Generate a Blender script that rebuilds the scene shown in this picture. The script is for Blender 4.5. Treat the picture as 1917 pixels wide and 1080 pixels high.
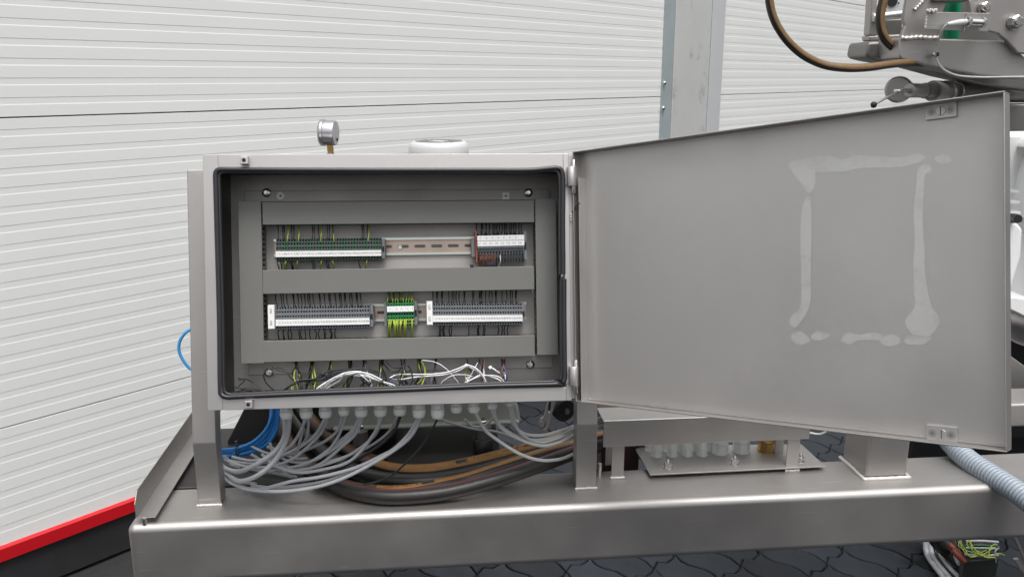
import bpy, bmesh, math, random
from mathutils import Vector as V, Matrix, Euler
R=math.radians
random.seed(7)
sc=bpy.context.scene
COL=sc.collection
for o in list(bpy.data.objects): bpy.data.objects.remove(o)
# ------------------------------------------------ camera, sky, sun, exposure
CAMZ=1.55; F=1600.0; CU,CV=958.5,540.0
TH=math.atan(396/F); YAW=math.atan(158/(F/math.cos(TH)))
fw=V((math.sin(YAW)*math.cos(TH),math.cos(YAW)*math.cos(TH),-math.sin(TH)))
rt=V((math.cos(YAW),-math.sin(YAW),0)); up=rt.cross(fw)
EYE=V((0,0,CAMZ))
cd=bpy.data.cameras.new('camera'); cam=bpy.data.objects.new('camera',cd); COL.objects.link(cam)
cd.sensor_width=36; cd.lens=36*F/1917; cd.clip_end=400; cd.clip_start=.02
m=Matrix((rt,up,-fw)).transposed().to_4x4(); m.translation=EYE; cam.matrix_world=m
sc.camera=cam
w=bpy.data.worlds.new('World'); sc.world=w; w.use_nodes=True
nt=w.node_tree; nt.nodes.clear()
sky=nt.nodes.new('ShaderNodeTexSky'); sky.sky_type='NISHITA'; sky.sun_disc=False
SUN_EL,SUN_AZ=R(68),R(165)     # azimuth clockwise from +Y: behind the camera, a little left
sky.sun_elevation=SUN_EL; sky.sun_rotation=SUN_AZ; sky.dust_density=4; sky.air_density=1.0; sky.ozone_density=1
hs=nt.nodes.new('ShaderNodeHueSaturation'); hs.inputs['Saturation'].default_value=.10
bg=nt.nodes.new('ShaderNodeBackground'); bg.inputs['Strength'].default_value=.14
wo=nt.nodes.new('ShaderNodeOutputWorld')
tcw=nt.nodes.new('ShaderNodeTexCoord'); sx=nt.nodes.new('ShaderNodeSeparateXYZ'); nt.links.new(tcw.outputs['Generated'],sx.inputs[0])
# overcast sky: three times brighter overhead than at the horizon
mrw=nt.nodes.new('ShaderNodeMapRange'); mrw.inputs[1].default_value=0; mrw.inputs[2].default_value=1; mrw.inputs[3].default_value=.34; mrw.inputs[4].default_value=1.25; nt.links.new(sx.outputs['Z'],mrw.inputs[0])
ml=nt.nodes.new('ShaderNodeMix'); ml.data_type='RGBA'; ml.blend_type='MULTIPLY'; ml.inputs[0].default_value=1
nt.links.new(sky.outputs[0],hs.inputs['Color']); nt.links.new(hs.outputs[0],ml.inputs[6]); nt.links.new(mrw.outputs[0],ml.inputs[7]); nt.links.new(ml.outputs[2],bg.inputs['Color']); nt.links.new(bg.outputs[0],wo.inputs['Surface'])
sl=bpy.data.lights.new('sun','SUN'); sl.energy=.9; sl.angle=R(25); sl.color=(1,.97,.93)
so=bpy.data.objects.new('sun',sl); COL.objects.link(so)
sd=V((math.sin(SUN_AZ)*math.cos(SUN_EL),math.cos(SUN_AZ)*math.cos(SUN_EL),math.sin(SUN_EL)))
so.rotation_euler=sd.to_track_quat('Z','Y').to_euler()
sc.view_settings.view_transform='Standard'; sc.view_settings.look='None'
sc.view_settings.exposure=0.78; sc.view_settings.gamma=1; sc.view_settings.use_curve_mapping=False
# ------------------------------------------------ measuring helpers
def ray(u,v): return rt*((u-CU)/F)-up*((v-CV)/F)+fw
def pz(u,v,z): r=ray(u,v); return EYE+r*((z-CAMZ)/r.z)
def py(u,v,y): r=ray(u,v); return EYE+r*(y/r.y)
def pl(u,v,p,n): r=ray(u,v); return EYE+r*((p-EYE).dot(n)/r.dot(n))
def proj(P):
    q=P-EYE; z=q.dot(fw); return (CU+F*q.dot(rt)/z, CV-F*q.dot(up)/z, z)
# ------------------------------------------------ materials
MATS={}
def mat(name,col,rough=.5,metal=0,bump=0,bscale=60,var=0,vscale=8,spec=None,rvar=0,coat=0,emit=None,dirt=None,brush=None):
    if name in MATS: return MATS[name]
    m=bpy.data.materials.new(name); m.use_nodes=True; nt=m.node_tree; b=nt.nodes['Principled BSDF']; L=nt.links
    b.inputs['Base Color'].default_value=(*col,1); b.inputs['Roughness'].default_value=rough; b.inputs['Metallic'].default_value=metal
    if spec is not None: b.inputs['Specular IOR Level'].default_value=spec
    if coat: b.inputs['Coat Weight'].default_value=coat
    tc=nt.nodes.new('ShaderNodeTexCoord')
    src=tc.outputs['Object']
    if brush:
        mp=nt.nodes.new('ShaderNodeMapping'); mp.inputs['Scale'].default_value=brush; L.new(src,mp.inputs[0]); bs=mp.outputs[0]
    else: bs=src
    if var or dirt:
        n=nt.nodes.new('ShaderNodeTexNoise'); n.inputs['Scale'].default_value=vscale; n.inputs['Detail'].default_value=6; n.inputs['Roughness'].default_value=.6; L.new(src,n.inputs['Vector'])
        mr=nt.nodes.new('ShaderNodeMapRange'); mr.inputs[1].default_value=.25; mr.inputs[2].default_value=.75; mr.inputs[3].default_value=1-var; mr.inputs[4].default_value=1+var; L.new(n.outputs[0],mr.inputs[0])
        mx=nt.nodes.new('ShaderNodeMix'); mx.data_type='RGBA'; mx.blend_type='MULTIPLY'; mx.inputs[0].default_value=1
        mx.inputs[6].default_value=(*col,1); L.new(mr.outputs[0],mx.inputs[7]); out=mx.outputs[2]
        if dirt:
            n2=nt.nodes.new('ShaderNodeTexNoise'); n2.inputs['Scale'].default_value=dirt[1]; n2.inputs['Detail'].default_value=8; n2.inputs['Roughness'].default_value=.7; L.new(src,n2.inputs['Vector'])
            r2=nt.nodes.new('ShaderNodeMapRange'); r2.inputs[1].default_value=dirt[2]; r2.inputs[2].default_value=dirt[2]+.12; L.new(n2.outputs[0],r2.inputs[0])
            m2=nt.nodes.new('ShaderNodeMix'); m2.data_type='RGBA'; m2.inputs[7].default_value=(*dirt[0],1); L.new(out,m2.inputs[6])
            mm=nt.nodes.new('ShaderNodeMath'); mm.operation='MULTIPLY'; mm.inputs[1].default_value=dirt[3]; L.new(r2.outputs[0],mm.inputs[0]); L.new(mm.outputs[0],m2.inputs[0]); out=m2.outputs[2]
        L.new(out,b.inputs['Base Color'])
    if rvar:
        n=nt.nodes.new('ShaderNodeTexNoise'); n.inputs['Scale'].default_value=6; n.inputs['Detail'].default_value=5; L.new(src,n.inputs['Vector'])
        mr=nt.nodes.new('ShaderNodeMapRange'); mr.inputs[1].default_value=.3; mr.inputs[2].default_value=.7; mr.inputs[3].default_value=rough-rvar; mr.inputs[4].default_value=rough+rvar; L.new(n.outputs[0],mr.inputs[0]); L.new(mr.outputs[0],b.inputs['Roughness'])
    if bump:
        n=nt.nodes.new('ShaderNodeTexNoise'); n.inputs['Scale'].default_value=bscale; n.inputs['Detail'].default_value=4; L.new(bs,n.inputs['Vector'])
        bp=nt.nodes.new('ShaderNodeBump'); bp.inputs['Strength'].default_value=bump; bp.inputs['Distance'].default_value=.001; L.new(n.outputs[0],bp.inputs['Height']); L.new(bp.outputs[0],b.inputs['Normal'])
    MATS[name]=m; return m
STEEL=mat('brushed_steel',(.43,.413,.40),.54,1,bump=.12,bscale=500,var=.05,vscale=5,rvar=.06,dirt=((.375,.36,.348),2.2,.56,.45))
def scuffs(m,scale=(3,60,60),thr=.66,amt=.5,col=(.60,.59,.57)):
    nt=m.node_tree; b=nt.nodes['Principled BSDF']; src=b.inputs['Base Color'].links[0].from_socket
    tc=nt.nodes.new('ShaderNodeTexCoord'); mp=nt.nodes.new('ShaderNodeMapping'); mp.inputs['Scale'].default_value=scale; mp.inputs['Rotation'].default_value=(.1,.25,.3)
    n=nt.nodes.new('ShaderNodeTexNoise'); n.inputs['Scale'].default_value=4; n.inputs['Detail'].default_value=3
    r=nt.nodes.new('ShaderNodeMapRange'); r.inputs[1].default_value=thr; r.inputs[2].default_value=thr+.06; r.inputs[4].default_value=amt
    mx=nt.nodes.new('ShaderNodeMix'); mx.data_type='RGBA'; mx.inputs[7].default_value=(*col,1)
    nt.links.new(tc.outputs['Object'],mp.inputs[0]); nt.links.new(mp.outputs[0],n.inputs['Vector']); nt.links.new(n.outputs[0],r.inputs[0]); nt.links.new(r.outputs[0],mx.inputs[0]); nt.links.new(src,mx.inputs[6]); nt.links.new(mx.outputs[2],b.inputs['Base Color'])
scuffs(STEEL)
STEEL_DARK=mat('dark_steel',(.27,.262,.25),.5,1,bump=.15,bscale=400,var=.08,vscale=6,rvar=.06)
FRAMEM=mat('blasted_steel',(.54,.522,.515),.5,1,bump=.1,bscale=600,var=.03,vscale=4,rvar=.05)
DOORM=mat('door_steel',(.555,.54,.53),.5,1,bump=.1,bscale=600,var=.07,vscale=1.6,rvar=.08,dirt=((.505,.49,.48),4,.56,.5))
POLISH=mat('polished_steel',(.62,.61,.59),.25,1,bump=.2,bscale=200,var=.1,vscale=60)
WELD=mat('weld_bead',(.62,.60,.58),.55,.7,bump=.6,bscale=500)
SMEAR=mat('adhesive_smear',(.59,.588,.575),.57,.8,var=.03,vscale=25,rvar=.06,bump=.3,bscale=90,dirt=((.555,.54,.53),35,.5,.9))
PANEL=mat('white_wall_sheet',(.78,.785,.77),.42,0,bump=.05,bscale=300,var=.02,vscale=2,dirt=((.50,.50,.49),3,.66,.25))
GAPM=mat('joint_dark',(.06,.065,.065),.7)
RED=mat('red_trim',(.50,.002,.008),.5,var=.05,vscale=6)
PLINTH=mat('plinth',(.022,.021,.023),.6,bump=.3,bscale=40,var=.25,vscale=7,dirt=((.13,.13,.13),14,.66,.5))
GALV=mat('galvanised_flashing',(.37,.415,.43),.45,.3,var=.08,vscale=9)
ALU=mat('pillar_sheet',(.66,.66,.65),.45,.35,var=.05,vscale=5,dirt=((.36,.35,.35),6,.57,.6))
ALU2=mat('pillar_sheet_pale',(.66,.67,.675),.45,.35,var=.04,vscale=5)
STONE=mat('paving_stone',(.017,.020,.025),.8,spec=.25,bump=.9,bscale=220,var=.22,vscale=9,dirt=((.038,.038,.042),25,.62,.4))
_n=STONE.node_tree; _b=_n.nodes['Principled BSDF']; _src=_b.inputs['Base Color'].links[0].from_socket; _oi=_n.nodes.new('ShaderNodeObjectInfo'); _mr=_n.nodes.new('ShaderNodeMapRange'); _mr.inputs[3].default_value=.65; _mr.inputs[4].default_value=1.45; _n.links.new(_oi.outputs['Random'],_mr.inputs[0])
_mx=_n.nodes.new('ShaderNodeMix'); _mx.data_type='RGBA'; _mx.blend_type='MULTIPLY'; _mx.inputs[0].default_value=1; _n.links.new(_src,_mx.inputs[6]); _n.links.new(_mr.outputs[0],_mx.inputs[7]); _n.links.new(_mx.outputs[2],_b.inputs['Base Color'])
GROUND=mat('joint_sand',(.017,.017,.018),.9,bump=.6,bscale=80,var=.3,vscale=30)
RUBBER=mat('rubber_gasket',(.022,.022,.026),.38,var=.1,vscale=30)
BLACK=mat('black_plastic',(.012,.012,.013),.42)
BLACKW=mat('black_wire',(.012,.012,.014),.4)
HOLE=mat('dark_hole',(.006,.006,.006),.6)
DUCT=mat('grey_duct',(.155,.155,.147),.48,bump=.05,bscale=300,var=.03,vscale=10)
PLATE=mat('mounting_plate',(.47,.45,.435),.55,.7,var=.06,vscale=9,rvar=.05)
TGREY=mat('terminal_grey',(.17,.18,.195),.45,var=.04)
TGREEN=mat('terminal_green',(.02,.20,.07),.4)
TGREEN2=mat('terminal_dull_green',(.035,.12,.06),.45)
TGRGREY=mat('terminal_grey_green',(.075,.10,.09),.45)
LABEL=mat('label_white',(.78,.78,.77),.5)
INK=mat('ink',(.02,.02,.02),.6)
TRED=mat('terminal_red',(.26,.06,.04),.45)
CHROM=mat('chromated_rail',(.52,.42,.36),.35,.9,var=.15,vscale=25,dirt=((.62,.40,.40),12,.52,.8))
ZINC=mat('zinc_lip',(.62,.68,.62),.28,.9)
YEL=mat('wire_yellow',(.36,.36,.04),.4); GRN=mat('wire_green',(.04,.32,.05),.4)
WWH=mat('wire_white',(.72,.72,.74),.4); WBR=mat('wire_brown',(.20,.08,.045),.45); WVI=mat('wire_violet',(.10,.09,.17),.45); WOR=mat('wire_orange',(.30,.10,.04),.45)
GLAND=mat('gland_plastic',(.68,.70,.69),.35,var=.03)
GREYC=mat('grey_cable',(.37,.38,.40),.42,bump=.05,bscale=80,var=.06,vscale=12)
LGREYC=mat('pale_grey_cable',(.45,.47,.46),.42,var=.04,vscale=12)
BLUE=mat('blue_cable',(.012,.20,.58),.32,var=.06,vscale=15)
HOSE=mat('hose_rubber',(.017,.015,.014),.42,bump=.25,bscale=250,var=.2,vscale=25,dirt=((.05,.04,.035),30,.60,.4))
STRIPE=mat('hose_stripe_ochre',(.17,.10,.042),.5,var=.22,vscale=60,dirt=((.10,.05,.02),90,.60,.6))
STRIPE_O=mat('hose_stripe_orange',(.27,.125,.028),.5,var=.2,vscale=40,dirt=((.14,.06,.02),80,.64,.6))
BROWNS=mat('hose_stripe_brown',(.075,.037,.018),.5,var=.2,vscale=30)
REDLINE=mat('hose_red_line',(.14,.03,.03),.5)
BRASS=mat('brass',(.50,.33,.13),.35,1,var=.12,vscale=40)
WHITEB=mat('bright_white_paint',(.82,.83,.83),.35,var=.02)
WHITEP=mat('white_paint',(.54,.55,.55),.35,var=.02)
WHITES=mat('white_grille_slot',(.22,.225,.225),.8,spec=.1)
CAST=mat('pale_green_casting',(.30,.315,.285),.45,bump=.25,bscale=120,var=.08,vscale=8,dirt=((.16,.15,.13),10,.62,.4))
GAUGE=mat('gauge_case',(.50,.50,.52),.3,.9,rvar=.04)
GREENB=mat('green_buffer',(.0,.20,.10),.4,var=.06)
CORR=mat('corrugated_hose',(.29,.335,.385),.4,var=.06,vscale=20)
CORRD=mat('hose_spiral',(.10,.115,.14),.45)
ORANGE=mat('orange_connector',(.18,.035,.018),.45,var=.1)
RUST=mat('rusty_tab',(.16,.09,.06),.6,.6,var=.3,vscale=120)
# ------------------------------------------------ mesh helpers
class MB:
    def __init__(s,T=None): s.v=[];s.f=[];s.mi=[];s.sm=[];s.T=T or Matrix()
    def add(s,vs,fs,mi=0,sm=False,T=None):
        n=len(s.v); M=s.T@T if T is not None else s.T
        s.v+= [M@V(p) for p in vs]; s.f+=[[i+n for i in f] for f in fs]
        s.mi+= mi if isinstance(mi,list) else [mi]*len(fs); s.sm+=[sm]*len(fs); return s
    def box(s,x0,x1,y0,y1,z0,z1,mi=0,T=None):
        vs=[(x,y,z) for z in (z0,z1) for y in (y0,y1) for x in (x0,x1)]
        return s.add(vs,[(0,2,3,1),(4,5,7,6),(0,1,5,4),(2,6,7,3),(0,4,6,2),(1,3,7,5)],mi,T=T)
    def prism(s,pts,vec,mi=0,T=None):   # polygon pts + offset vector
        n=len(pts); vec=V(vec); a=[V(p) for p in pts]; vs=a+[p+vec for p in a]
        nn=V((0,0,0))
        for i in range(n): nn+=a[i].cross(a[(i+1)%n])
        fl=nn.dot(vec)>0
        f=[list(range(n)),list(range(2*n-1,n-1,-1))]+[(i,i+n,(i+1)%n+n,(i+1)%n) for i in range(n)]
        if fl: f=[list(reversed(q)) for q in f]
        return s.add(vs,f,mi,T=T)
    def lathe(s,prof,seg=24,mi=0,T=None,sm=True,cap=True,hexr=False):  # prof (r,z) along z
        vs=[];fs=[];n=len(prof)
        for r,z in prof:
            for k in range(seg):
                a=2*math.pi*(k+.5)/seg; vs.append((r*math.cos(a),r*math.sin(a),z))
        for i in range(n-1):
            for k in range(seg):
                k2=(k+1)%seg; fs.append((i*seg+k,i*seg+k2,(i+1)*seg+k2,(i+1)*seg+k))
        s.add(vs,fs,mi,sm,T)
        if cap:
            s.add([vs[k] for k in range(seg)],[list(range(seg))[::-1]],mi,False,T)
            s.add([vs[(n-1)*seg+k] for k in range(seg)],[list(range(seg))],mi,False,T)
        return s
    def tube(s,pts,r,seg=8,mi=0,ref=None,stripe=None,mod=None,step=.012,smi=1,closed=False):
        P=spline(pts,step,closed); n=len(P); vs=[];fs=[];mis=[]
        ref=V(ref) if ref else None; prev=None
        for i,p in enumerate(P):
            t=(P[(i+1)%n]-P[i-1]) if closed else (P[min(i+1,n-1)]-P[max(i-1,0)])
            t=t.normalized() if t.length>1e-9 else V((0,0,1))
            if ref is not None: nr=ref-t*ref.dot(t)
            else:
                nr=(prev-t*prev.dot(t)) if prev is not None else (V((0,0,1))-t*t.z if abs(t.z)<.9 else V((0,1,0))-t*t.y)
            if nr.length<1e-6: nr=t.orthogonal()
            nr.normalize(); prev=nr; b=t.cross(nr); rr=r*(mod(i) if mod else 1)
            for k in range(seg):
                a=2*math.pi*k/seg; vs.append(p+(nr*math.cos(a)+b*math.sin(a))*rr)
        for i in range(n if closed else n-1):
            j=(i+1)%n; p_=P[i]
            for k in range(seg):
                k2=(k+1)%seg; fs.append((i*seg+k,j*seg+k,j*seg+k2,i*seg+k2))
                ac=(k+.5)/seg*360; ac=min(ac,360-ac); mis.append((smi(p_) if callable(smi) else smi) if stripe and ac<stripe else mi)
        s.add(vs,fs,mis,True)
        if not closed: s.add([vs[k] for k in range(seg)],[list(range(seg))],mi); s.add(vs[-seg:],[list(range(seg))[::-1]],mi)
        return s
    def text(s,txt,size,T,mi=0):
        vs,fs=textmesh(txt); return s.add([(x*size,y*size,0) for x,y in vs],fs,mi,T=T)
    def build(s,name,mats,parent=None,bevel=0,bseg=2,smooth=False,ang=35,recalc=False,origin=None):
        me=bpy.data.meshes.new(name)
        if parent is not None: inv=parent.matrix_world.inverted(); loc=None
        else:
            if origin is None:
                xs=[v.x for v in s.v];ys=[v.y for v in s.v];zs=[v.z for v in s.v]
                origin=V(((min(xs)+max(xs))/2,(min(ys)+max(ys))/2,min(zs)))
            inv=Matrix.Translation(-V(origin)); 
        me.from_pydata([inv@v for v in s.v],[],s.f)
        for q in (mats if isinstance(mats,(list,tuple)) else [mats]): me.materials.append(q)
        for i,p in enumerate(me.polygons): p.material_index=s.mi[i]; p.use_smooth=s.sm[i] or smooth
        me.update()
        o=bpy.data.objects.new(name,me); COL.objects.link(o)
        if recalc:
            bm=bmesh.new(); bm.from_mesh(me); bmesh.ops.recalc_face_normals(bm,faces=bm.faces); bm.to_mesh(me); bm.free()
        if parent is not None: o.parent=parent; o.matrix_world=parent.matrix_world.copy()
        else: o.location=origin; o.matrix_world=Matrix.Translation(V(origin))
        if bevel:
            b=o.modifiers.new('bevel','BEVEL'); b.width=bevel; b.segments=bseg; b.limit_method='ANGLE'; b.angle_limit=R(ang); b.harden_normals=True
            for p in me.polygons: p.use_smooth=True
        return o
def spline(pts,step=.012,closed=False):
    P=[V(p) for p in pts]; out=[]; n=len(P)
    if n==2 and not closed:
        return P
    for i in range(n if closed else n-1):
        if closed: a,b,c,d=P[i-1],P[i],P[(i+1)%n],P[(i+2)%n]
        else: b,c=P[i],P[i+1]; a=P[i-1] if i else b*2-c; d=P[i+2] if i+2<n else c*2-b
        k=max(2,int((c-b).length/step)+1)
        for j in range(k):
            t=j/k; out.append(.5*((2*b)+(c-a)*t+(2*a-5*b+4*c-d)*t*t+(3*b-a-3*c+d)*t**3))
    if not closed: out.append(P[-1])
    return out
TXT={}
def textmesh(t):
    if t in TXT: return TXT[t]
    c=bpy.data.curves.new('t','FONT'); c.body=t; c.size=1; c.align_x='CENTER'; c.align_y='CENTER'; c.resolution_u=2
    o=bpy.data.objects.new('t',c); COL.objects.link(o); bpy.context.view_layer.update()
    me=o.evaluated_get(bpy.context.evaluated_depsgraph_get()).to_mesh()
    r=([(v.co.x,v.co.y) for v in me.vertices],[list(p.vertices) for p in me.polygons])
    o.to_mesh_clear() if False else None
    bpy.data.objects.remove(o); bpy.data.curves.remove(c); TXT[t]=r; return r
def tag(o,label,cat,group=None):
    o['label']=label; o['category']=cat
    if group: o['group']=group
    return o
def thing(name,label,cat,loc=(0,0,0),M=None,group=None):
    o=bpy.data.objects.new(name,None); COL.objects.link(o); o.empty_display_size=.05
    o.matrix_world=M if M is not None else Matrix.Translation(V(loc))
    return tag(o,label,cat,group)
def struct(o,kind='structure'): o['kind']=kind; return o
def axisT(p,d,roll=0):   # matrix taking +Z to direction d at p
    q=V(d).normalized().to_track_quat('Z','Y').to_matrix().to_4x4(); return Matrix.Translation(V(p))@q@Matrix.Rotation(roll,4,'Z')
def part_copy(o,parent,off):   # a part again, offset in its parent's frame
    c=o.copy(); COL.objects.link(c); c.parent=parent; c.matrix_parent_inverse=o.matrix_parent_inverse.copy(); c.matrix_basis=Matrix.Translation(V(off))@o.matrix_basis; return c
# ------------------------------------------------ ground
g=MB().add([(-60,-60,-.014),(60,-60,-.014),(60,60,-.014),(-60,60,-.014)],[(0,1,2,3)])
gr=struct(g.build('ground',GROUND,origin=(0,0,0)))
WD=V((.7271,.6865,0)).normalized(); WA=math.atan2(WD.y,WD.x)
WP=V((-1.033,2.718,0)); WN=V((-WD.y,WD.x,0))
TW=Matrix.Translation(WP)@Matrix.Rotation(WA,4,'Z')
# S-edged interlocking pavers
TPA=R(-56.7); PW,PB=.195,.117
P0=pz(1576.3,1026.5,0)
LV=V((math.cos(TPA),math.sin(TPA),0)); NV=V((-LV.y,LV.x,0)); BV=LV*-.014+NV*PB
def paver():
    E1=[V((x,y,0)) for x,y in ((0,0),(.040,-.012),(.070,-.011),(.120,.010),(.150,.011))]       # long edge
    E2=[V((PW,0,0)),V((PW-.019,.040,0)),V((PW+.002,.062,0)),V((PW-.002,.098,0))]              # cross edge
    A=V((PW,0,0)); B=V((-.014,PB,0))
    E3=[p+B for p in reversed(E1[1:])]; E4=[p-A for p in reversed(E2[1:])]
    out=E1+E2+[A+B]+E3+[B]+E4
    n=len(out); cen=(A+B)/2
    def inset(P,d):
        q=[]
        for i in range(n):
            t1=(P[i]-P[i-1]).normalized(); t2=(P[(i+1)%n]-P[i]).normalized(); n1=V((-t1.y,t1.x,0)); n2=V((-t2.y,t2.x,0)); m_=(n1+n2); m_.normalize(); q.append(P[i]+m_*d)
        return q
    a=[p-cen for p in inset(out,.0032)]; b=[p-cen for p in inset(out,.0065)]
    vs=[(p.x,p.y,-.014) for p in a]+[(p.x,p.y,-.0032) for p in a]+[(p.x,p.y,0) for p in b]
    fs=[(i,(i+1)%n,(i+1)%n+n,i+n) for i in range(n)]+[(i+n,(i+1)%n+n,(i+1)%n+2*n,i+2*n) for i in range(n)]+[list(range(2*n,3*n))]
    return vs,fs,cen
pv,pf,pcen=paver()
pme=bpy.data.meshes.new('paving_stone'); pme.from_pydata(pv,[],pf); pme.materials.append(STONE)
PA=TPA; wc=Matrix.Rotation(TPA,4,'Z')@pcen
allst=[]
for i in range(-60,60):
    for j in range(-70,70):
        p=P0+LV*(PW*i)+BV*j+wc
        wl=(p-WP).dot(WN)
        if wl>-.10 or p.y<.6 or p.length>7 : continue
        allst.append((p,i,j))
def vis(p):
    u,v,z=proj(p)
    if z<.2: return False
    return (965<v<1130 and -60<u<1980) or (920<u<1150 and 735<v<900) or (1130<u<1230 and 800<v<905) or (u<330 and v>985 and v<1150) 
near=[a for a in allst if vis(a[0])]; near.sort(key=lambda a:a[0].length); near=near[:295]; ns=set((a[1],a[2]) for a in near)
for p,i,j in near:
    o=bpy.data.objects.new('paving_stone',pme); COL.objects.link(o); o.parent=gr
    o.location=p+V((0,0,random.uniform(-.002,.0015))); o.rotation_euler=(R(random.uniform(-.5,.5)),R(random.uniform(-.5,.5)),PA+R(random.uniform(-.7,.7)))
far=MB()
for p,i,j in allst:
    if (i,j) not in ns: far.add(pv,pf,T=Matrix.Translation(p+V((0,0,random.uniform(-.002,.001))))@Matrix.Rotation(PA,4,'Z'))
fo=far.build('paving_stone',STONE,gr); fo['kind']='stuff'
# ------------------------------------------------ wall
def wall_s(u,v): q=pl(u,v,WP,WN); return (q-WP).dot(WD)
wall=thing('warehouse_wall','white ribbed sandwich panel wall with red base trim behind the machine','wall',M=TW)
def panel(s0,s1,z0,z1,frombottom=False):
    pr=[(0,z1-.0015),(0,z1-.003)]
    k0=z1-.0324 if not frombottom else z0+.055+.054*int((z1-z0-.07)/.054)
    z=k0; gd=.00065
    pts=[(.006,z1-.0014),(0,z1-.003)]
    while z>z0+.03:
        pts+=[(0,z),(gd,z-.0012),(gd,z-.018),(0,z-.0212)]; z-=.054
    pts+=[(0,z0+.0026),(.006,z0+.0014)]
    n=len(pts); vs=[(s0,a,b) for a,b in pts]+[(s1,a,b) for a,b in pts]
    fs=[(i,i+1,i+1+n,i+n) for i in range(n-1)]
    b=MB(TW).add(vs,fs); b.box(s0,s1,.0065,.06,z0+.0014,z1-.0014)
    return b.build('wall_panel',PANEL,wall)
sA=wall_s(1244,0); sB=wall_s(1352,0); s1_=wall_s(1256.5,0); s2_=wall_s(1325,0); s3_=wall_s(1327.5,0)
for a,b in ((-6,sA+.02),(sB-.02,13)):
    for z0,z1,fb in ((.17,.541,0),(.541,1.438,0),(1.438,2.117,1),(2.117,3.014,0),(3.014,3.911,0),(3.911,4.8,0)):
        panel(a,b,z0,z1,fb)
MB(TW).box(-6,13,.058,.25,.0,4.85).build('wall_core',GAPM,wall)
b=MB(TW).box(-6,13,-.012,.06,.132,.172); b.add([(-6,-.012,.172),(13,-.012,.172),(13,0,.178),(-6,0,.178)],[(0,1,2,3)]); b.build('base_trim',RED,wall)
MB(TW).box(-6,13,.004,.058,0,.132).build('plinth',PLINTH,wall)
pil=thing('wall_pillar','grey sheet metal pillar with blue grey edge flashing between the wall panels','pillar',M=TW@Matrix.Translation(V((sA,0,0))))
MB(TW).prism([(sA,-.012,0),(s1_,-.030,0),(s1_,.0,0),(sA,.0,0)],(0,0,4.8)).build('edge_flashing',GALV,pil)
MB(TW).box(s1_+.004,s2_,-.034,.0,0,4.8).build('pillar_sheet',ALU,pil,bevel=.004)
MB(TW).box(s2_,s3_,-.018,.0,0,4.8).build('seam',GAPM,pil)
MB(TW).box(s3_,sB,-.030,.0,0,4.8).build('pillar_sheet',ALU2,pil,bevel=.004)
for (u,v) in ((1243.5,156),(1241.5,203)):
    q=pl(u,v,WP-WN*.02,WN); MB().lathe([(.012,0),(.012,.006),(.006,.01)],10,T=axisT(q,-WN)).build('rivet',POLISH,pil)
# ------------------------------------------------ cabinet frame of reference
CO=V((-.41860,1.52591,CAMZ-.59843)); W=.68; H=.47207
CM=(Matrix.Rotation(R(-.2192),4,'Z')@Matrix.Rotation(R(-12.9878),4,'X')@Matrix.Rotation(R(.34614),4,'Y'))
TC=Matrix.Translation(CO)@CM; TCi=TC.inverted()
def BL(u,v,d):
    o=TCi@EYE; r=(TCi.to_3x3())@ray(u,v); return o+r*((d-o.y)/r.y)
cab=thing('control_cabinet','open stainless steel control cabinet full of ducts and terminal strips','cabinet',M=TC)
DEP=.12
# opening rectangle
xl=BL(412,500,0).x; xr=BL(1057,500,0).x; zt=BL(740,319,0).z; zb=BL(740,733,0).z
fl=MB(TC)
t=.0015; rr=.004
fl.box(0,xl,0,.002,0,H); fl.box(xr,W,0,.002,0,H); fl.box(xl,xr,0,.002,zt,H); fl.box(xl,xr,0,.002,0,zb)
fl.build('front_flange',FRAMEM,cab,bevel=.0008)
bd=MB(TC)
bd.box(.0006,.002,.002,DEP,0,H); bd.box(W-.002,W-.0006,.002,DEP,0,H); bd.box(.002,W-.002,.002,DEP,H-.002,H-.0006); bd.box(.002,W-.002,.002,DEP,.0006,.002)
bd.box(0.0006,W-.0006,DEP,DEP+.0015,0.0006,H-.0006)
# inner throat of the opening
bd.box(xl-.002,xl,.002,.02,zb,zt); bd.box(xr,xr+.002,.002,.02,zb,zt); bd.box(xl,xr,.002,.02,zt,zt+.002); bd.box(xl,xr,.002,.02,zb-.002,zb)
bd.build('cabinet_body',STEEL,cab)
# inner side walls right behind the opening
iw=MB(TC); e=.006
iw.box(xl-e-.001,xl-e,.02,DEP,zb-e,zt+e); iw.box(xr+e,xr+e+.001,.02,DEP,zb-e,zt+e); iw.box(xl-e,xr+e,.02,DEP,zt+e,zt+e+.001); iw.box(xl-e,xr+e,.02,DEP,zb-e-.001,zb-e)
iw.build('inner_wall',mat('shaded_wall_steel',(.075,.073,.07),.5,.9),cab)  # same cabinet steel, interior shade put into a near-black base colour
# gasket
gp=[(404,345),(404,324),(411,318),(430,317.5),(560,318.5),(740,319),(900,319),(985,319),(1015,317),(1035,315),(1048,316),(1053,325),(1054,350),(1053.5,420),(1054,480),(1054,514)]
gp2=[(1056,522),(1056,600),(1057,680),(1057,708),(1052,717),(1038,719),(900,723),(740,730),(560,737),(450,742),(425,743),(415,738),(412.5,720),(411,600),(407,450),(404,345)]
gk=MB(TC)
for q in (gp,gp2):
    gk.tube([BL(u,v,-.003) for u,v in q],.0048,10,step=.01)
    cx,cz=730,530
    gk.tube([BL(u+(6 if u<cx-250 else -6 if u>cx+250 else 0),v+(5 if v<400 else -5 if v>640 else 0),-.001) for u,v in q],.0032,8,step=.01)
gk.build('door_gasket',RUBBER,cab)
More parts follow.
